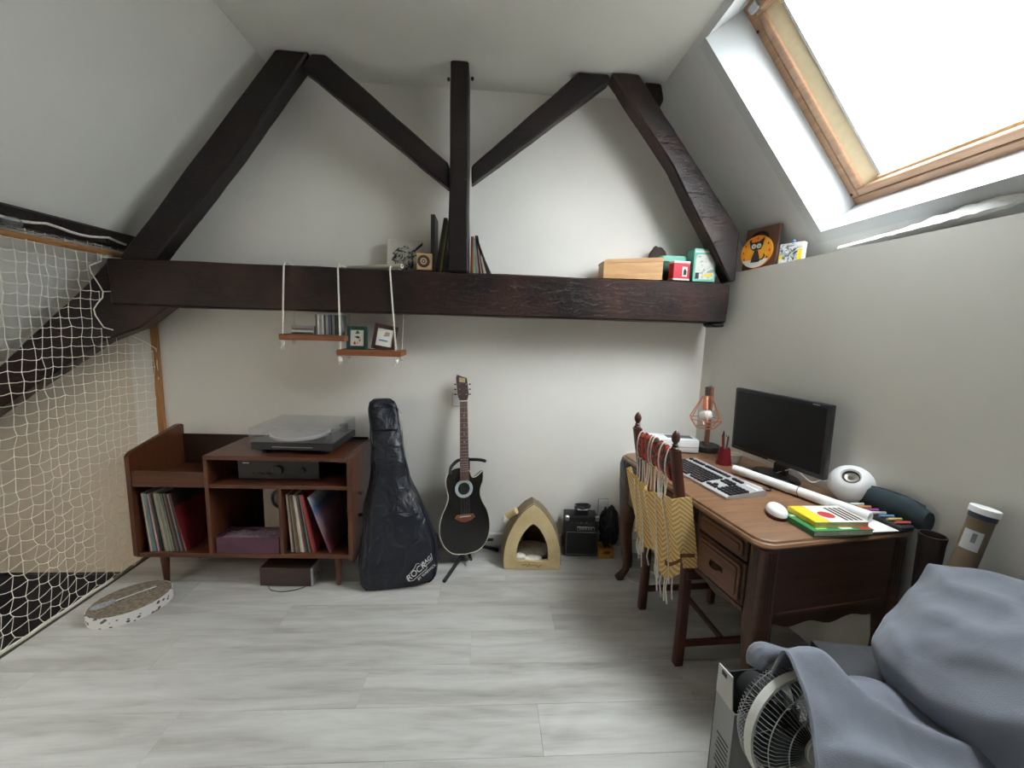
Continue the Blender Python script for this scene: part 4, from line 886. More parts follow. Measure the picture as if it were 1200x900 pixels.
# ================================================================ CHAIR
CM = T(.828, 1.722, 0) @ RZ(math.radians(3.5))
chr_ = thing('dining_chair', (0,0,0), M=CM, label='dark wooden chair with turned finials and a fabric-wrapped back', cat='chair')
def post(ly):
    P_ = [(0, 0), (.004, .2), (.0, .45), (-.03, .62), (-.062, .78), (-.092, .945)]
    lo = MB(); rings = []
    for p in crs([(a, ly, b) for a, b in P_], 24):
        w = .018; rings.append([(p.x+x, p.y+y, p.z) for x, y in rrect(-w, w, -w, w, .005, 2)])
    lo.loft(rings); lg = lo.build('rear_post', M_chair, chr_)
    MB(T(-.093, ly, .945)).lathe([(.013, 0), (.016, .006), (.009, .012), (.013, .018), (.008, .024), (.015, .036), (.0175, .05), (.012, .066), (.004, .076), (.0001, .078)], 16).build('finial', M_chair, lg)
post(-.178); post(.178)
for ly in (-.19, .19):
    m = MB(); m.loft([[(.385+x, ly+y, z) for x, y in rrect(-w, w, -w, w, .004, 2)] for z, w in ((0, .014), (.1, .016), (.42, .019))]); m.build('front_leg', M_chair, chr_)
    MB().box(.015, .375, ly*.97-.009, ly*.97+.009, .085, .113, .003).build('side_stretcher', M_chair, chr_)
MB().box(.375, .393, -.18, .18, .20, .225, .003).build('front_stretcher', M_chair, chr_); MB().box(.19, .208, -.175, .175, .088, .11, .003).build('cross_stretcher', M_chair, chr_)
MB().box(-.005, .40, -.20, .20, .395, .44, .004).build('seat_frame', M_chair, chr_)
M_redf = plain('red_fabric', (.40, .03, .02), .8, var=.15)
MB().box(.0, .405, -.195, .195, .4405, .475, .016, seg=3).build('seat_cushion', M_redf, chr_)
k = NT('red_floral_wrap'); nv = k.noise(k.coord(), 26, 2, .5, .8); M_wrap = k.fin(k.ramp(nv, [(.44, (.55, .05, .025)), (.50, (.05, .05, .055)), (.58, (.03, .03, .035)), (.62, (.55, .08, .03))]), .8)
def wrapf(u, v):
    a = 2*PI*v; ly = -.158+.316*u; r1 = 1+.08*math.sin(u*40); return (-.080+.020*math.cos(a)*r1-.0, ly, .868+.062*math.sin(a)*r1+.012*math.sin(PI*u)-.012*u*0)
MB().grid(wrapf, 40, 20).build('wrapped_rail', M_wrap, chr_)
for u in (.10, .28, .52, .60, .96):
    ly = -.158+.316*u; c_ = wrapf(u, 0); MB().tube([(-.080+.0235*math.cos(a), ly+.003*math.cos(a), .868+.012*math.sin(PI*u)+.0665*math.sin(a)) for a in [2*PI*i/22 for i in range(22)]], .003, 6, closed=True).build('rail_tie', M_rope, chr_)
rnd = random.Random(11)
for i in range(13):
    y0 = .15-.30*(i/12)+rnd.uniform(-.008, .008); y1 = y0+rnd.uniform(-.02, .035)
    MB().tube(crs([(-.094, y0, .812), (-.088, (y0+y1)/2, .74+rnd.uniform(-.01, .01)), (-.085, y1, .70)], 8), .0028, 5).build('macrame_cord', M_rope, chr_)
for ly in (.06, .12): MB().box(-.066, -.052, ly-.016, ly+.016, .60, .81, .003).build('back_slat', wood('pale_slat', hx(140, 92, 66), hx(176, 124, 92), .5, 2), chr_)
# yellow herringbone cloth hung over the back of the chair
k = NT('yellow_herringbone'); s_ = k.n('ShaderNodeSeparateXYZ', {0: k.n('ShaderNodeTexCoord').outputs['UV']})
zig = k.math('ABSOLUTE', k.math('SUBTRACT', k.math('FRACT', k.math('MULTIPLY', s_.outputs[0], 3.2)), .5))
ln = k.math('FRACT', k.math('ADD', k.math('MULTIPLY', s_.outputs[1], 15.), k.math('MULTIPLY', zig, 7.0)))
M_herr = k.fin(k.ramp(ln, [(.42, hx(206, 160, 78)), (.50, hx(226, 204, 158)), (.92, hx(226, 204, 158)), (.99, hx(206, 160, 78))]), .9)
cl = thing('herringbone_throw', (0,0,0), M=CM @ T(-.10, 0, .35), label='yellow and white herringbone cloth with tassels hung on the chair back', cat='cloth')
def clothf(u, v):       # u 0 far .. 1 near (wraps the near post), v 0 bottom .. 1 top
    zt = .738-.035*math.sin(PI*min(1, u*1.1))+.015*u+.006*math.sin(u*21); zb = .375+.015*math.sin(u*9)+.075*u
    if .55 < u < .86: zb -= .085*math.sin((u-.55)/.31*PI)
    z = zb+(zt-zb)*v
    rake = -.0 if z < .45 else -(z-.45)*.19
    ly = .24-.497*u
    lx = -.030+rake+.020*math.sin(u*17+v*3)*(1-.4*v)+.012*math.sin(u*31+2*v)+(-.03*(1-abs(2*u-.6)) if u < .8 else 0)
    if u > .90:
        t = (u-.90)/.10; ly = .24-.497*.90-.004*t; lx = -.040+rake+.075*t
    if u < .12: z += .03*(1-u/.12)*(v-.5)*-.5
    return (lx+.10, ly, z-.35)
m = MB(); m.grid(clothf, 70, 34, .003); clo = m.build('cloth', M_herr, cl, smooth=60)
uvl = clo.data.uv_layers.new(name='UVMap')
inv_ = {}
for p_ in clo.data.polygons:
    for li in p_.loop_indices:
        vi = clo.data.loops[li].vertex_index % (71*35); uvl.data[li].uv = ((vi//35)/70*.455/.30, (vi % 35)/34*.30/.30*1.0)
MB().grid(lambda u, v: tuple(Vector(clothf(.66+.33*u, .16+.05*v-.06*u*0))+V(-.004, -.003 if u > .72 else 0, 0)), 24, 3, .002).build('brown_stripe', plain('brown_stripe', hx(120, 78, 44), .9), cl)
for i in range(18):
    u = .05+.72*i/17; a = Vector(clothf(u, .0)); MB().tube([a+V(0, 0, .01), a+V(-.004, rnd.uniform(-.008, .008), -.04), a+V(.002, rnd.uniform(-.012, .012), -.07-rnd.uniform(0, .035))], [.003, .0035, .004], 5).build('tassel', M_rope, cl)
for i in range(5):
    u = .18+.13*i; a = Vector(clothf(u, .95)); b = Vector(clothf(u+.06, .02)); mid = Vector(clothf(u+.03, .5)); MB().tube(crs([a+V(-.008, 0, 0), mid+V(-.014, 0, 0), b+V(-.010, 0, -.03)], 12), .003, 5).build('hanging_cord', M_rope, cl)
# ================================================================ ON THE TIE BEAM
BZ = 1.6925
ab = thing('ink_drawing', (0,0,0), M=T(-.478, 2.425, BZ) @ RZ(math.radians(2)) @ RX(math.radians(-9)), label='white board with a black ink drawing leaning on the beam', cat='drawing')
MB().box(-.10, .10, 0, .010, 0, .186, .001).build('board', plain('drawing_board', (.62, .59, .53), .8, var=.04), ab)
k = NT('ink_swirls'); sp = k.n('ShaderNodeSeparateXYZ', {0: k.coord()}); nz = k.noise(k.coord((1, 1, 1)), 17, 5, .65, 2.6)
M_ink = k.fin(k.ramp(nz, [(.40, (.02, .02, .02)), (.47, (.22, .21, .19)), (.50, (.55, .53, .48)), (.58, (.60, .58, .52)), (.61, (.05, .05, .05))]), .8)
MB().prism([(.07*math.cos(2*PI*i/30)*(1+.15*math.sin(i*2.1)), .082+.068*math.sin(2*PI*i/30)*(1+.12*math.cos(i*1.7))) for i in range(30)], 'y', -.0015, -.0002).build('ink_figure', M_ink, ab)
MB().prism([(.04, .125), (.05, .118), (.095, .158), (.095, .176)], 'y', -.0014, -.0002).build('ink_stroke', M_blkp, ab)
cc = thing('wooden_cube_clock', (0,0,0), M=T(-.352, 2.312, BZ) @ RZ(math.radians(5)), label='small wooden cube with a ringed dial on the beam', cat='cube clock')
MB().box(-.041, .041, 0, .075, .004, .092, .003).build('cube', wood('pale_beech', hx(170, 134, 92), hx(204, 170, 126), .5), cc)
MB().box(-.04, .04, .002, .073, 0, .0038).build('base', M_black, cc)
for r0, r1, mt, yy_ in ((.018, .033, M_blkp, .0012), (.0, .010, M_blkp, .0012), (.0, .004, M_ivory, .0018)):
    MB().lathe([(r1, 0), (r1, yy_), (max(r0, .0001), yy_), (max(r0, .0001), 0)], 28, T(-.004, 0, .05) @ RX(PI/2), cap=False).build('dial_ring', mt, cc)
pr0 = thing('poster_roll', (0,0,0), M=along((-.80, 2.44, BZ+.014), (-.465, 2.288, BZ+.016)), label='thin rolled poster lying across the top of the beam', cat='paper roll')
L_ = (V(-.80, 2.44, 0)-V(-.465, 2.288, 0)).length
MB().lathe([(.011, 0), (.0125, .002), (.0125, L_), (.009, L_+.001), (.005, L_), (.005, L_-.05)], 16).build('roll', plain('cream_roll', (.60, .54, .44), .8, var=.05), pr0)
def beam_books(x, items, y0, d, where, cat, grp, sgn=1):
    for c, t, h, lean, lab in items:
        sh = Matrix(((1, 0, -lean, 0), (0, 1, 0, 0), (0, 0, 1, 0), (0, 0, 0, 1)))
        b = thing('book', (x, y0, BZ), label=f'{lab} {where}', cat=cat, group=grp)
        MB(sh).box(0, t, 0, d, 0, h, .0012).build('cover', sleeve(c), b); MB(sh).box(.0015, t-.0015, .0012, d+.001, .002, h+.0006).build('pages', M_page, b)
        x += t + .001
beam_books(-.322, [('black', .022, .300, -.00, 'tall black binder'), ('black', .020, .285, -.16, 'leaning black folder'), ('dark red', .006, .27, -.155, 'thin dark red booklet'), ('lime', .004, .265, -.15, 'thin green booklet'), ('black', .012, .26, -.13, 'short black folder')], 2.335, .15, 'left of the king post on the beam', 'book', 'books left of the king post')
beam_books(-.106, [('dark red', .008, .195, .0, 'dark red paperback'), ('red', .007, .195, .0, 'red paperback'), ('lime', .006, .19, .03, 'lime green paperback'), ('grey', .006, .188, .05, 'grey paperback'), ('blue', .008, .185, .07, 'blue paperback'), ('orange', .006, .18, .10, 'orange paperback'),
    ('black', .010, .20, .13, 'black hardback'), ('pink', .006, .20, .15, 'pink edged paperback'), ('black', .008, .20, .17, 'thin black paperback'), ('cream', .014, .19, .26, 'spiral patterned cream book'), ('black', .012, .185, .34, 'dark leaning hardback'), ('black', .010, .18, .42, 'dark paperback leaning furthest'), ('grey', .005, .16, .50, 'thin grey booklet leaning at the end')], 2.335, .12, 'right of the king post on the beam', 'book', 'books right of the king post')
wbx = thing('wooden_box', (0,0,0), M=T(.797, 2.315, BZ) @ RZ(math.radians(-2)), label='plain light wooden box with a sloping lid on the beam', cat='wooden box')
M_ash = wood('light_ash', hx(168, 122, 76), hx(206, 164, 114), .45, 0, .8)
MB().prism([(-.165, 0), (.165, 0), (.165, .098), (-.165, .082)], 'y', 0, .13).build('box_body', M_ash, wbx)
MB().prism([(-.167, .0825), (.167, .0985), (.167, .122), (-.150, .102), (-.167, .092)], 'y', -.002, .132).build('lid', M_ash, wbx)
gd = thing('brown_gourd', (.985, 2.46, BZ), label='dark brown dried gourd behind the wooden box on the beam', cat='gourd')
lump(MB(), (0, 0, .105), (.06, .038, .105), 1.6, .12, seed=3).build('gourd_body', plain('gourd_brown', hx(58, 42, 36), .7, var=.3), gd)
MB().tube([(0, 0, .19), (.006, 0, .202), (.014, .0, .205)], .004, 6).build('stem', M_blackm, gd)
M_mint = plain('mint_plastic', (.16, .50, .38), .45, var=.05); M_redt = plain('red_tin_paint', (.52, .025, .045), .35)
rt = thing('red_tin', (0,0,0), M=T(1.066, 2.300, BZ) @ RZ(math.radians(8)), label='small red tin with white rims and a picture panel', cat='tin')
MB().box(-.05, .05, 0, .05, .008, .092, .002).build('tin_body', M_redt, rt)
MB().box(-.052, .052, -.002, .052, 0, .010, .002).build('rim', M_cream, rt); MB().box(-.052, .052, -.002, .052, .092, .106, .003).build('lid', M_cream, rt)
MB().box(.004, .034, -.0012, 0, .022, .074).build('picture_panel', M_cream, rt); MB().prism([(.010, .03), (.028, .03), (.030, .05), (.02, .066), (.011, .055)], 'y', -.002, -.0012).build('picture_figure', M_blkp, rt)
mtn = thing('mint_green_tin', (0,0,0), M=T(1.208, 2.325, BZ) @ RZ(math.radians(-2)), label='tall mint green picture tin at the end of the beam', cat='tin')
MB().box(-.064, .064, 0, .10, 0, .182, .003).build('tin_body', M_mint, mtn)
k = NT('tin_picture'); nz = k.noise(k.coord(), 22, 4, .6, 1.5); M_pict = k.fin(k.ramp(nz, [(.36, (.30, .30, .27)), (.45, (.62, .63, .58)), (.62, (.66, .66, .60)), (.70, (.42, .34, .08))]), .5)
MB().prism(rrect(-.052, .054, .014, .15, .02, 4), 'y', -.001, 0).build('picture_panel', M_pict, mtn)
MB().box(-.058, .058, -.0012, 0, .160, .170).build('title_band', M_cream, mtn); MB().box(.0, .05, -.002, -.001, .030, .044).build('gold_lettering', M_yel, mtn); MB().box(-.05, -.03, -.002, -.001, .016, .05).build('ink_figure', M_blkp, mtn)
mcd = thing('mint_caddy', (0,0,0), M=T(1.055, 2.385, BZ), label='mint green plastic caddy behind the red tin', cat='caddy')
m = MB(); m.loft([[(x*s_, y, z) for x, y in rrect(-.075, .075, 0, .09, .02, 4)] for z, s_ in ((0, .8), (.06, .95), (.115, 1.0))]); m.build('caddy_body', plain('dark_green_plastic', (.02, .06, .05), .5), mcd)
MB().loft([[(x*s_, y*s_, z) for x, y in rrect(-.078, .078, -.003, .093, .02, 4)] for z, s_ in ((.1155, 1), (.14, .98), (.146, .92))]).build('caddy_lid', M_mint, mcd)

# ================================================================ ON THE LEDGE
def LG(y, dx, dz=0): return V(wallx(y)+dx, y, lz(y)+.0012+dz)
LA = math.atan2(.18, 1)
bd = thing('brown_board', (0,0,0), M=T(1.442, 2.212, lz(2.3)+.012) @ RZ(math.radians(-70)) @ RX(math.radians(-4)), label='brown square board behind the cat clock on the ledge', cat='board')
MB().box(-.095, .095, 0, .016, -.006, .215, .002).build('board', plain('brown_board_face', hx(120, 84, 70), .5), bd)
MB().tube(crs([(-.04, -.004, .13), (-.045, -.006, .17), (-.01, -.006, .188), (.03, -.006, .175), (.035, -.004, .13)], 16), .007, 6).build('black_curl', M_blkp, bd)
ck = thing('cat_clock', (0,0,0), M=T(1.414, 2.200, lz(2.2)+.004) @ RZ(math.radians(-66)) @ RX(math.radians(-4)) @ Matrix.Scale(.92, 4), label='round orange wall clock with a black cat standing on the ledge', cat='clock')
k = NT('orange_dial'); gd_ = k.noise(k.coord(), 9, 3); M_dial = k.fin(k.ramp(gd_, [(.3, (.85, .20, .02)), (.6, (.92, .45, .03))]), .4)
MB().lathe([(.092, 0), (.092, .012), (.0001, .012)], 40, T(0, .012, .093) @ RX(PI/2)).build('dial', M_dial, ck)
MB().prism([(.09*math.cos(a), .093+.09*math.sin(a)) for a in [PI*1.17+PI*.66*i/14 for i in range(15)]], 'y', -.001, 0).build('snow_patch', M_cream, ck)
y_ = -.0012
MB().prism([(-.036, .118), (-.048, .165), (-.026, .146), (.016, .150), (.042, .172), (.036, .128), (.026, .104), (-.018, .100)], 'y', -.0025, -.0001).build('cat_head', M_blkp, ck)
for x in (-.016, .014):
    e_ = MB().lathe([(.014, 0), (.014, .001), (.0001, .001)], 18, T(x, -.0026, .124) @ RX(PI/2)).build('cat_eye', M_cream, ck); MB().lathe([(.004, 0), (.004, .0006), (.0001, .0006)], 10, T(x+.002, -.0037, .122) @ RX(PI/2)).build('pupil', M_blkp, e_)
MB().prism([(-.008, .10), (.010, .10), (.024, .06), (.026, .034), (-.024, .034), (-.020, .06)], 'y', -.0025, -.001).build('cat_body', M_blkp, ck)
MB().tube([(.022, -.003, .042), (.045, -.003, .046), (.055, -.003, .066), (.048, -.003, .074)], .0035, 5).build('cat_tail', M_blkp, ck)
for i in range(12):
    if 4 < i < 8: continue
    a = PI/2-2*PI*i/12; MB().box(-.003, .003, -.001, 0, -.006, .006, M=T(.077*math.cos(a), 0, .093+.077*math.sin(a))).build('hour_mark', M_redp if i % 3 == 0 else M_blkp, ck)
p = LG(2.015, .03); cv = thing('graffiti_canvas', (0,0,0), M=T(*p) @ RZ(-PI/2+LA+.25) @ RX(math.radians(-4)), label='small white and yellow graffiti canvas on the ledge', cat='canvas')
k = NT('graffiti'); nz = k.noise(k.coord(), 30, 4, .6, 1.8); M_graf = k.fin(k.ramp(nz, [(.40, (.04, .05, .06)), (.46, (.25, .28, .30)), (.50, (.62, .64, .64)), (.60, (.66, .68, .68)), (.66, (.75, .52, .02))]), .5)
MB().box(-.056, .056, 0, .03, 0, .094, .002).build('canvas', M_cream, cv); MB().box(-.054, .054, -.001, 0, .003, .091).build('painting', M_graf, cv); MB().box(.032, .053, -.0016, -.001, .008, .06).build('yellow_patch', M_yel, cv); MB().box(-.053, -.038, -.0016, -.001, .018, .04).build('yellow_patch', M_yel, cv)
MB().ball((.0, .015, .105), .008, 10).build('blue_knob', plain('blue_plastic', (.1, .2, .5), .4), cv)
cth = thing('white_cloth', (0,0,0), M=T(wallx(1.4), 1.4, lz(1.4)), label='crumpled white cloth lying along the ledge under the skylight', cat='cloth')
def ledgecloth(u, v):
    y = 1.76-.66*u; w = min(.075*min(1, .25+u*2.2), 1.612-wallx(y)); h = (.018+.075*u**1.3)*(.35+.65*math.sin(PI*min(1, v*1.05))); q = noise.noise(Vector((u*7, v*2.2, 1)))
    hh = h+abs(noise.noise(Vector((u*9+v*3, v*4-u*4, 5))))*.03*u+.004*q
    x = wallx(y)+.006+w*v+.006*q
    x = max(x, wallx(y)+.003); hh = min(max(0, hh), 2.716-(x-.905)*1.235-.016-lz(y))
    return Vector((x-wallx(1.4), y-1.4, lz(y)-lz(1.4)+.006+max(0, hh)))
MB().grid(ledgecloth, 60, 16, .004).build('cloth', plain('white_sheet', (.72, .73, .72), .85, var=.03), cth, smooth=60)

# ================================================================ HANGING ROPE SHELVES
hs = thing('hanging_rope_shelf', (-.79, 2.30, 1.22), label='two small wooden planks hung from the beam on white ropes', cat='hanging shelf')
M_plk = wood('shelf_plank_wood', hx(110, 60, 34), hx(152, 92, 56), .5, 0)
MB().box(-1.10, -.758, 2.245, 2.40, 1.303, 1.333, .004).build('shelf_plank', M_plk, hs, world=True)
MB().box(-.806, -.466, 2.245, 2.40, 1.228, 1.259, .004).build('shelf_plank', M_plk, hs, world=True)
def rope(x0, x1, zb, name='rope'):
    MB().tube([(x0, 2.36, 1.702), (x0, 2.28, 1.703), (x0, 2.2635, 1.697), (x0, 2.2575, 1.685)]+[(x0+(x1-x0)*t, 2.2575, 1.685+(zb-1.685)*t) for t in [i/14 for i in range(1, 15)]], .0045, 7).build(name, M_rope, hs, world=True)
    lump(MB(), (x1, 2.2575, zb-.014), (.013, .012, .017), 3, .3, 10, seed=x0*9, minz=-9).build('knot', M_rope, hs, world=True)
    for dx in (-.006, .004): MB().tube([(x1+dx*.3, 2.2575, zb-.02), (x1+dx*1.6, 2.256, zb-.045)], [.003, .004], 5).build('frayed_end', M_rope, hs, world=True)
rope(-1.063, -1.086, 1.30); rope(-.79, -.787, 1.222); rope(-.523, -.492, 1.222)
for x, z in ((-1.086, 1.30), (-.787, 1.222), (-.492, 1.222)): MB().tube([(x+.012, 2.385, 1.455), (x, 2.385, z)], .004, 6).build('rope', M_rope, hs, world=True); lump(MB(), (x, 2.385, z-.012), (.009, .009, .014), 3, .3, 10, seed=x*5, minz=-9).build('knot', M_rope, hs, world=True)
M_cd = plain('clear_cd_case', (.30, .30, .31), .2, var=.15)
for i, (c, nm) in enumerate((('black', 'black'), ('white', 'white'), ('brown', 'brown'), ('grey', 'grey'))):
    b = thing('compact_disc', (-.985, 2.265, 1.3335+.0115*i), math.radians(random.uniform(-3, 3)), label=f'{nm} disc case in the flat pile on the upper hanging plank', cat='disc case', group='discs lying flat')
    MB().box(-.058, .058, 0, .115, 0, .0108, .001).build('case', M_cd, b); MB().box(-.056, .056, -.0006, .004, .002, .0088).build('spine_card', sleeve(c), b)
cdc = ('brown', 'white', 'grey', 'white', 'black', 'grey', 'dark blue', 'black', 'grey', 'black', 'black')
cdl = [f'{c} upright disc case on the upper hanging plank, '+('end one next to the flat pile' if i == 0 else 'end one next to the middle rope' if i == 10 else f'between {cdc[i-1]} and {cdc[i+1]} ones') for i, c in enumerate(cdc)]
for i, c in enumerate(cdc):
    b = thing('compact_disc', (-.918+.0112*i, 2.268, 1.3335), label=cdl[i], cat='disc case', group='discs standing upright on the upper plank')
    MB().box(0, .0102, 0, .11, 0, .108, .001).build('case', M_cd, b); MB().box(.0012, .009, -.0006, .003, .002, .106).build('spine_card', sleeve(c), b)
def pframe(name, M, w, h, mat, lab, art):
    f = thing(name, (0,0,0), M=M, label=lab, cat='picture frame')
    m = MB(); fw = .020
    for b in ((-w, -w+fw, 0, h), (w-fw, w, 0, h), (-w+fw, w-fw, 0, fw), (-w+fw, w-fw, h-fw, h)): m.box(b[0], b[1], 0, .014, b[2], b[3], .002)
    m.build('moulding', mat, f); MB().box(-w+.004, w-.004, .008, .013, .004, h-.004).build('backing', M_cream, f)
    for poly, mt in art: MB().prism(poly, 'y', .0068, .0078).build('picture_shape', mt, f)
    return f
M_dgrn = plain('dark_green_frame', (.012, .045, .035), .4); M_dred = plain('mahogany_frame', (.045, .016, .014), .4)
a1 = [([(-.012, .085), (.0, .105), (.014, .088)], M_dgrn), ([(-.018, .07), (.006, .058), (.016, .066), (.004, .074)], M_blkp), ([(.008, .052), (.02, .06), (.014, .04)], M_redp), ([(-.022, .034), (-.012, .048), (-.006, .030), (-.014, .026)], M_redp), ([(-.004, .03), (.002, .05), (.006, .03)], sleeve('pink'))]
pframe('picture_frame', T(-.712, 2.29, 1.2598) @ RX(math.radians(-8)), .056, .127, M_dgrn, 'small dark green picture frame on the lower hanging plank', a1)
a2 = [([(-.03, .045), (.02, .045), (.018, .052), (-.026, .053)], sleeve('blue')), ([(-.01, .07), (.0, .095), (.022, .095), (.024, .075)], sleeve('tan'))]
pframe('picture_frame', T(-.575, 2.30, 1.2598) @ RZ(math.radians(16)) @ Matrix(((1, 0, .38, 0), (0, 1, 0, 0), (0, 0, 1, 0), (0, 0, 0, 1))) @ RX(math.radians(-6)), .062, .130, M_dred, 'tilted mahogany picture frame on the lower hanging plank', a2)

# ================================================================ FOREGROUND: OTTOMAN, CUSHION, BLANKET, FAN, CARTON
def fabric(name, c):
    k = NT(name); v = k.coord(); k.bump(k.math('ADD', k.noise(v, 420, 2), k.math('MULTIPLY', k.noise(v, 6, 4, .55, .6), 5.)), .35, .004)
    return k.fin(k.ramp(k.noise(v, 3, 3), [(.3, sc3(c, .93)), (.7, sc3(c, 1.07))]), .85, 0, Sheen_Weight=.3)
M_blue = fabric('grey_blue_cotton', hx(112, 117, 128)); M_dgrey = fabric('charcoal_cotton', hx(64, 66, 70))
ot = thing('low_bench', (1.33, .72, 0), label='low charcoal fabric bench under the blanket beside the desk', cat='bench')
MB().prism([(1.105, .2), (1.55, .2), (1.55, 1.13), (1.115, 1.205)], 'z', .30, .385).build('bench_pad', M_dgrey, ot, world=True)
MB().prism([(1.115, .21), (1.54, .21), (1.54, 1.12), (1.125, 1.19)], 'z', 0.0, .30).build('bench_base', M_dgrey, ot, world=True)
def surf(net, u, v):
    return cr([cr(r, u) for r in net], v)
pn = [[(1.26, 1.10, .36), (1.22, 1.0, .36), (1.23, .88, .36), (1.26, .74, .36), (1.3, .55, .36), (1.3, .35, .36)],
      [(1.205, 1.095, .48), (1.17, .99, .475), (1.19, .87, .475), (1.23, .74, .48), (1.26, .54, .48), (1.28, .34, .48)],
      [(1.30, 1.145, .535), (1.27, 1.03, .585), (1.29, .90, .61), (1.32, .76, .62), (1.34, .56, .62), (1.34, .36, .62)],
      [(1.42, 1.18, .60), (1.42, 1.075, .675), (1.44, .95, .705), (1.46, .80, .72), (1.46, .58, .72), (1.46, .38, .72)],
      [(1.475, 1.19, .672), (1.525, 1.105, .715), (1.555, .985, .74), (1.57, .84, .75), (1.58, .6, .75), (1.58, .4, .75)],
      [(1.50, 1.165, .60), (1.55, 1.09, .60), (1.575, .98, .60), (1.58, .82, .60), (1.59, .6, .60), (1.59, .4, .60)],
      [(1.46, 1.12, .42), (1.50, 1.06, .41), (1.52, .96, .41), (1.54, .82, .41), (1.54, .6, .41), (1.54, .4, .41)]]
def pil(u, v):
    p = surf(pn, u, v); p = Vector(p); a = math.sin(PI*min(1, v*1.15))
    r = noise.noise(Vector((p.x*6, p.y*6, p.z*6)))*.026 + (.5-abs(noise.noise(Vector((p.x*5+p.z*7, p.y*6-p.z*3, 2)))))*.040 - .02 - .016*math.exp(-((u*5-v*4-.2)**2)*6) + .006*noise.noise(Vector((p.x*16, p.y*16, p.z*16))) + .016*(.5-abs(math.sin((p.y*1.0+p.z*1.6-p.x*.4)*11+noise.noise(Vector((p.x*3, p.y*3, 1)))*2)))*min(1, 4*u)
    p = p + Vector((-.6, -.3, .7))*r*a
    return Vector((p.x*.955, p.y*.955, max(.3925, 1.4-(1.4-p.z)*.955)))
cu = thing('covered_cushion', (1.38, .8, .385), label='big cushion wrapped in grey-blue cotton leaning against the wall', cat='cushion')
m = MB().grid(pil, 60, 60); m.f += [list(range(61)), list(range(60*61, 61*61))]
m.build('cushion_cover', M_blue, cu, world=True, smooth=80)
bn = [[(.87, 1.065, .36), (.97, 1.055, .36), (1.06, 1.04, .37), (1.17, 1.02, .392), (1.26, 1.0, .392)],
      [(.868, 1.02, .495), (.955, 1.0, .505), (1.04, .975, .472), (1.15, .95, .425), (1.26, .90, .405)],
      [(.862, .945, .485), (.955, .925, .50), (1.06, .89, .472), (1.18, .86, .44), (1.28, .82, .405)],
      [(.845, .875, .43), (.945, .83, .455), (1.06, .79, .46), (1.20, .75, .44), (1.30, .72, .405)],
      [(.815, .81, .35), (.92, .73, .40), (1.06, .67, .44), (1.22, .62, .43), (1.32, .6, .405)],
      [(.80, .74, .20), (.90, .62, .30), (1.07, .52, .42), (1.24, .48, .42), (1.34, .46, .405)],
      [(.80, .70, .05), (.89, .54, .12), (1.08, .36, .41), (1.24, .34, .41), (1.34, .34, .405)]]
def blk(u, v):
    p = Vector(surf(bn, u, v)); q = Vector((p.x*6, p.y*6, 0))
    r = .022*noise.noise(q) + .024*(1-2*abs(math.sin((p.x*.75+p.y*1.0)*17+noise.noise(q*.5)*2.2)))*min(1, u*3)*(.3+.7*min(1, max(0, 1.3-u))) + .010*noise.noise(q*2.6)
    if u > .78: r *= (1-u)/.22
    p = p + Vector((0, -.1, 1))*r*(1 if v > .06 else .3); s_ = 1-.065*(1-min(1, u/.4)); p = Vector((p.x*s_, p.y*s_, 1.4-(1.4-p.z)*s_))
    if p.x > 1.09: p.z = max(p.z, .3915)
    return p
bl = thing('grey_blanket', (1.05, .75, .385), label='rumpled grey-blue cotton blanket draped over the bench and fan', cat='blanket')
MB().grid(blk, 70, 80, .004).build('blanket_cloth', M_blue, bl, world=True, smooth=80)
hem = [Vector(blk(0, i/50)) for i in range(51)]; MB().tube(hem, .005, 6).build('hem', M_blue, bl, world=True)
MB().tube(crs([(.80, 1.04, .44), (.82, 1.05, .475), (.855, 1.03, .495), (.90, 1.01, .50)], 14), [.022+.008*math.sin(i*.4) for i in range(15)], 10).build('rolled_corner', M_blue, bl, world=True)
# pedestal fan
fc = V(.862, .945, .335); fa = V(.16, -.92, .10).normalized()
FM = along(fc, fc+fa)
fan = thing('desk_fan', (0,0,0), M=T(fc.x, fc.y+.06, 0), label='white wire-cage electric fan tipped beside the carton', cat='fan')
R = .150
M_silv = plain('silver_wire', (.50, .52, .53), .3, .7, var=.03); M_wfan = plain('off_white_plastic', (.62, .63, .60), .4, var=.02)
MB(FM).lathe([(R-.004, -.012), (R+.004, -.012), (R+.005, .0), (R+.004, .012), (R-.004, .012), (R-.004, -.012)], 60, cap=False).build('rim_band', M_wfan, fan, world=True)
m = MB(FM)
for i in range(72):
    a = 2*PI*i/72; ca, sa = math.cos(a), math.sin(a)
    m.tube([(R*ca, R*sa, .01), (R*.95*ca, R*.95*sa, .035), (R*.8*ca, R*.8*sa, .055), (R*.5*ca, R*.5*sa, .066), (R*.24*ca, R*.24*sa, .068)], .0011, 4)
for r_, z in ((R*.88, .045), (R*.58, .064)): m.tube([(r_*math.cos(2*PI*i/48), r_*math.sin(2*PI*i/48), z) for i in range(48)], .0016, 4, closed=True)
m.build('front_grille', M_silv, fan, world=True, kind='stuff')
m = MB(FM)
for i in range(72):
    a = 2*PI*i/72; ca, sa = math.cos(a), math.sin(a)
    m.tube([(R*ca, R*sa, -.01), (R*.97*ca, R*.97*sa, -.04), (R*.85*ca, R*.85*sa, -.065), (R*.4*ca, R*.4*sa, -.08)], .0011, 4)
m.tube([(R*.97*math.cos(2*PI*i/48), R*.97*math.sin(2*PI*i/48), -.04) for i in range(48)], .0016, 4, closed=True)
m.build('rear_grille', M_silv, fan, world=True, kind='stuff')
MB(FM).lathe([(.036, .062), (.036, .072), (.03, .075), (.0001, .076)], 24).build('grille_badge', M_wfan, fan, world=True)
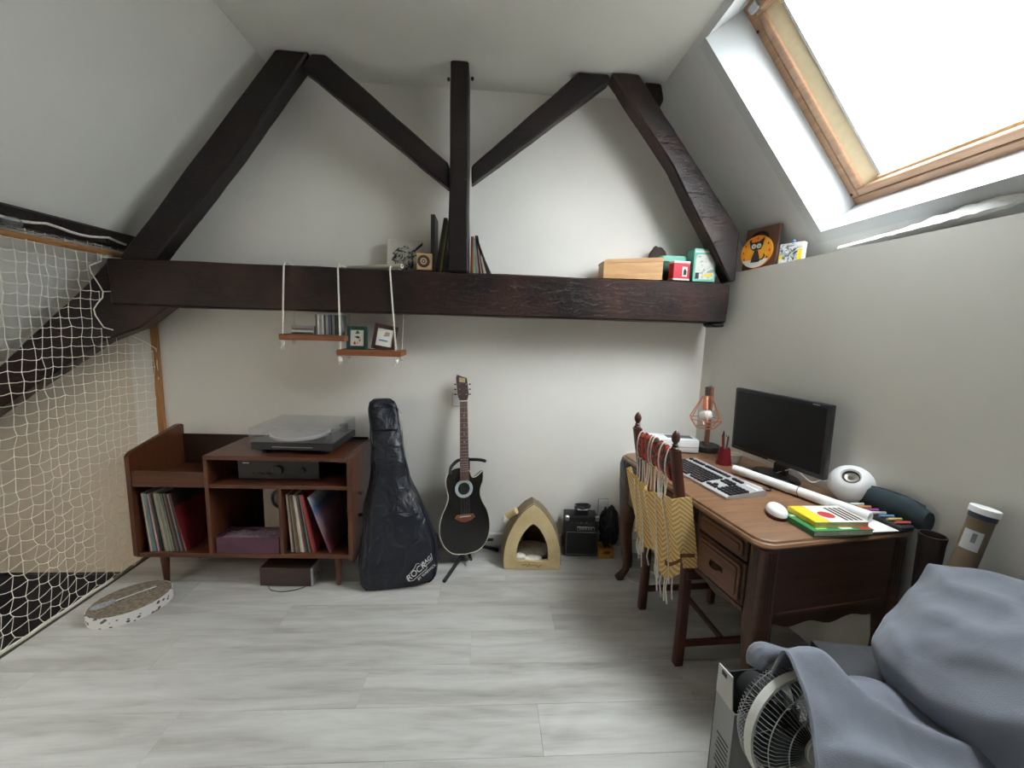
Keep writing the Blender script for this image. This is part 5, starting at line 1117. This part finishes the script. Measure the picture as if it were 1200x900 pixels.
MB(FM).lathe([(.05, -.16), (.058, -.13), (.058, -.085), (.03, -.07), (.022, .03), (.0001, .035)], 24).build('motor', M_blackm, fan, world=True)
for b in range(5):
    a0 = 2*PI*b/5
    MB(FM).grid(lambda u, v: ((.022+.108*u)*math.cos(a0+(v-.5)*(.5+.5*u)), (.022+.108*u)*math.sin(a0+(v-.5)*(.5+.5*u)), -.012+.032*(v-.5)), 8, 8, .002).build('blade', plain('smoke_blade', (.06, .075, .085), .35), fan, world=True)
bc = fc-fa*.12
MB().tube([bc, (bc.x, bc.y+.01, .20), (bc.x, bc.y+.01, .02)], .013, 10).build('pole', M_wfan, fan, world=True)
MB().lathe([(.095, 0), (.098, .008), (.09, .018), (.03, .028), (.018, .035)], 30, T(bc.x, bc.y+.01, 0)).build('base', M_wfan, fan, world=True)
# carton behind the fan
ctn = thing('cardboard_carton', (0,0,0), M=T(.845, 1.075, 0) @ RZ(math.radians(4)), label='open grey and white carton standing behind the fan', cat='carton')
k = NT('carton_print'); M_ctn = k.fin((.30, .31, .31), .7); M_ctw = plain('carton_white', (.50, .50, .48), .7, var=.03); M_ctd = plain('carton_dark', (.03, .035, .038), .7)
MB().box(-.105, .11, -.045, -.041, 0, .30).build('front_wall', M_ctn, ctn); MB().box(-.105, .11, .041, .045, 0, .36).build('back_wall', M_ctd, ctn)
MB().box(-.105, -.101, -.041, .041, 0, .30).build('side_wall', M_ctn, ctn); MB().box(.106, .11, -.041, .041, 0, .30).build('side_wall', M_ctn, ctn); MB().box(-.101, .106, -.041, .041, 0, .004).build('base', M_ctd, ctn)
MB().prism([(-.035, .301), (.04, .301), (.04, .395), (-.022, .402)], 'x', -.107, -.103).build('flap', M_ctw, ctn)
MB().box(-.1075, -.107, .0, .022, .375, .39).build('flap_mark', M_blkp, ctn)
for i in range(7): MB().box(-.1056, -.105, -.035+.0, .02-.003*(i % 3), .08+.016*i, .086+.016*i).build('printed_line', M_ctd, ctn)
MB().box(-.1056, -.105, -.03, .01, .03, .07).build('printed_panel', M_ctd, ctn)
tw = thing('cream_towel', (.90, .86, 0), label='cream towel bundled between the fan and the blanket', cat='towel')
lump(MB(), (.02, -.0, .16), (.055, .05, .16), 2.2, .25, seed=8).build('towel_body', plain('cream_terry', (.56, .53, .47), .95, var=.1, bump=.6), tw)
# cardboard tube with white cap, basket, blue folder
tA, tB = V(1.435, 1.125, .3855), V(1.520, 1.105, .898)
tu = thing('cardboard_tube', (0,0,0), M=along(tA, tB), label='brown cardboard postal tube with a white cap leaning on the wall', cat='postal tube'); TL = (tB-tA).length
MB().lathe([(.030, .004), (.030, TL-.03)], 28).build('tube_body', plain('brown_card', hx(112, 96, 76), .8), tu)
MB().lathe([(.032, TL-.03), (.032, TL-.014)], 28, cap=True).build('blue_band', plain('navy_tape', (.03, .035, .07), .6), tu)
MB().lathe([(.035, TL-.0135), (.035, TL+.004), (.033, TL+.006), (.0001, TL+.005)], 28).build('cap', M_white, tu)
_cl = along(tA, tB).inverted() @ V(0, 0, 1.4); LAa = math.atan2(_cl.y, _cl.x)     # label turned to the room
def lab(r, da, w, z, h): return lambda u, v: (r*math.cos(LAa+da+w*(u-.5)), r*math.sin(LAa+da+w*(u-.5)), z+h*v)
MB().grid(lab(.0304, -.15, 1.5, TL-.13, .062), 12, 2, .0004).build('address_label', plain('label_paper', (.50, .51, .51), .7, var=.03), tu)
MB().grid(lab(.0307, .0, .35, TL-.105, .03), 4, 1, .0003).build('label_print', plain('label_print', (.2, .2, .21), .7), tu)
bk_ = thing('dark_basket', (1.475, 1.195, .0), label='dark brown wicker basket between the desk and the postal tube', cat='basket')
MB().lathe([(.028, .3865), (.034, .74), (.037, .77), (.033, .77), (.028, .41), (.0001, .40)], 18).build('basket_body', plain('dark_wicker', hx(46, 34, 32), .7, var=.3, sc=90, bump=.8), bk_)
MB().lathe([(.024, .0), (.024, .3864)], 14).build('basket_foot', M_blackm, bk_)
bf = thing('blue_folder', (1.602, .985, 0), label='blue folder standing against the wall behind the cushion', cat='folder')
MB().box(-.006, .006, -.12, .05, .0, .80, .003, M=RZ(-LA*-1)).build('folder_body', plain('blue_card', (.03, .07, .22), .5), bf)
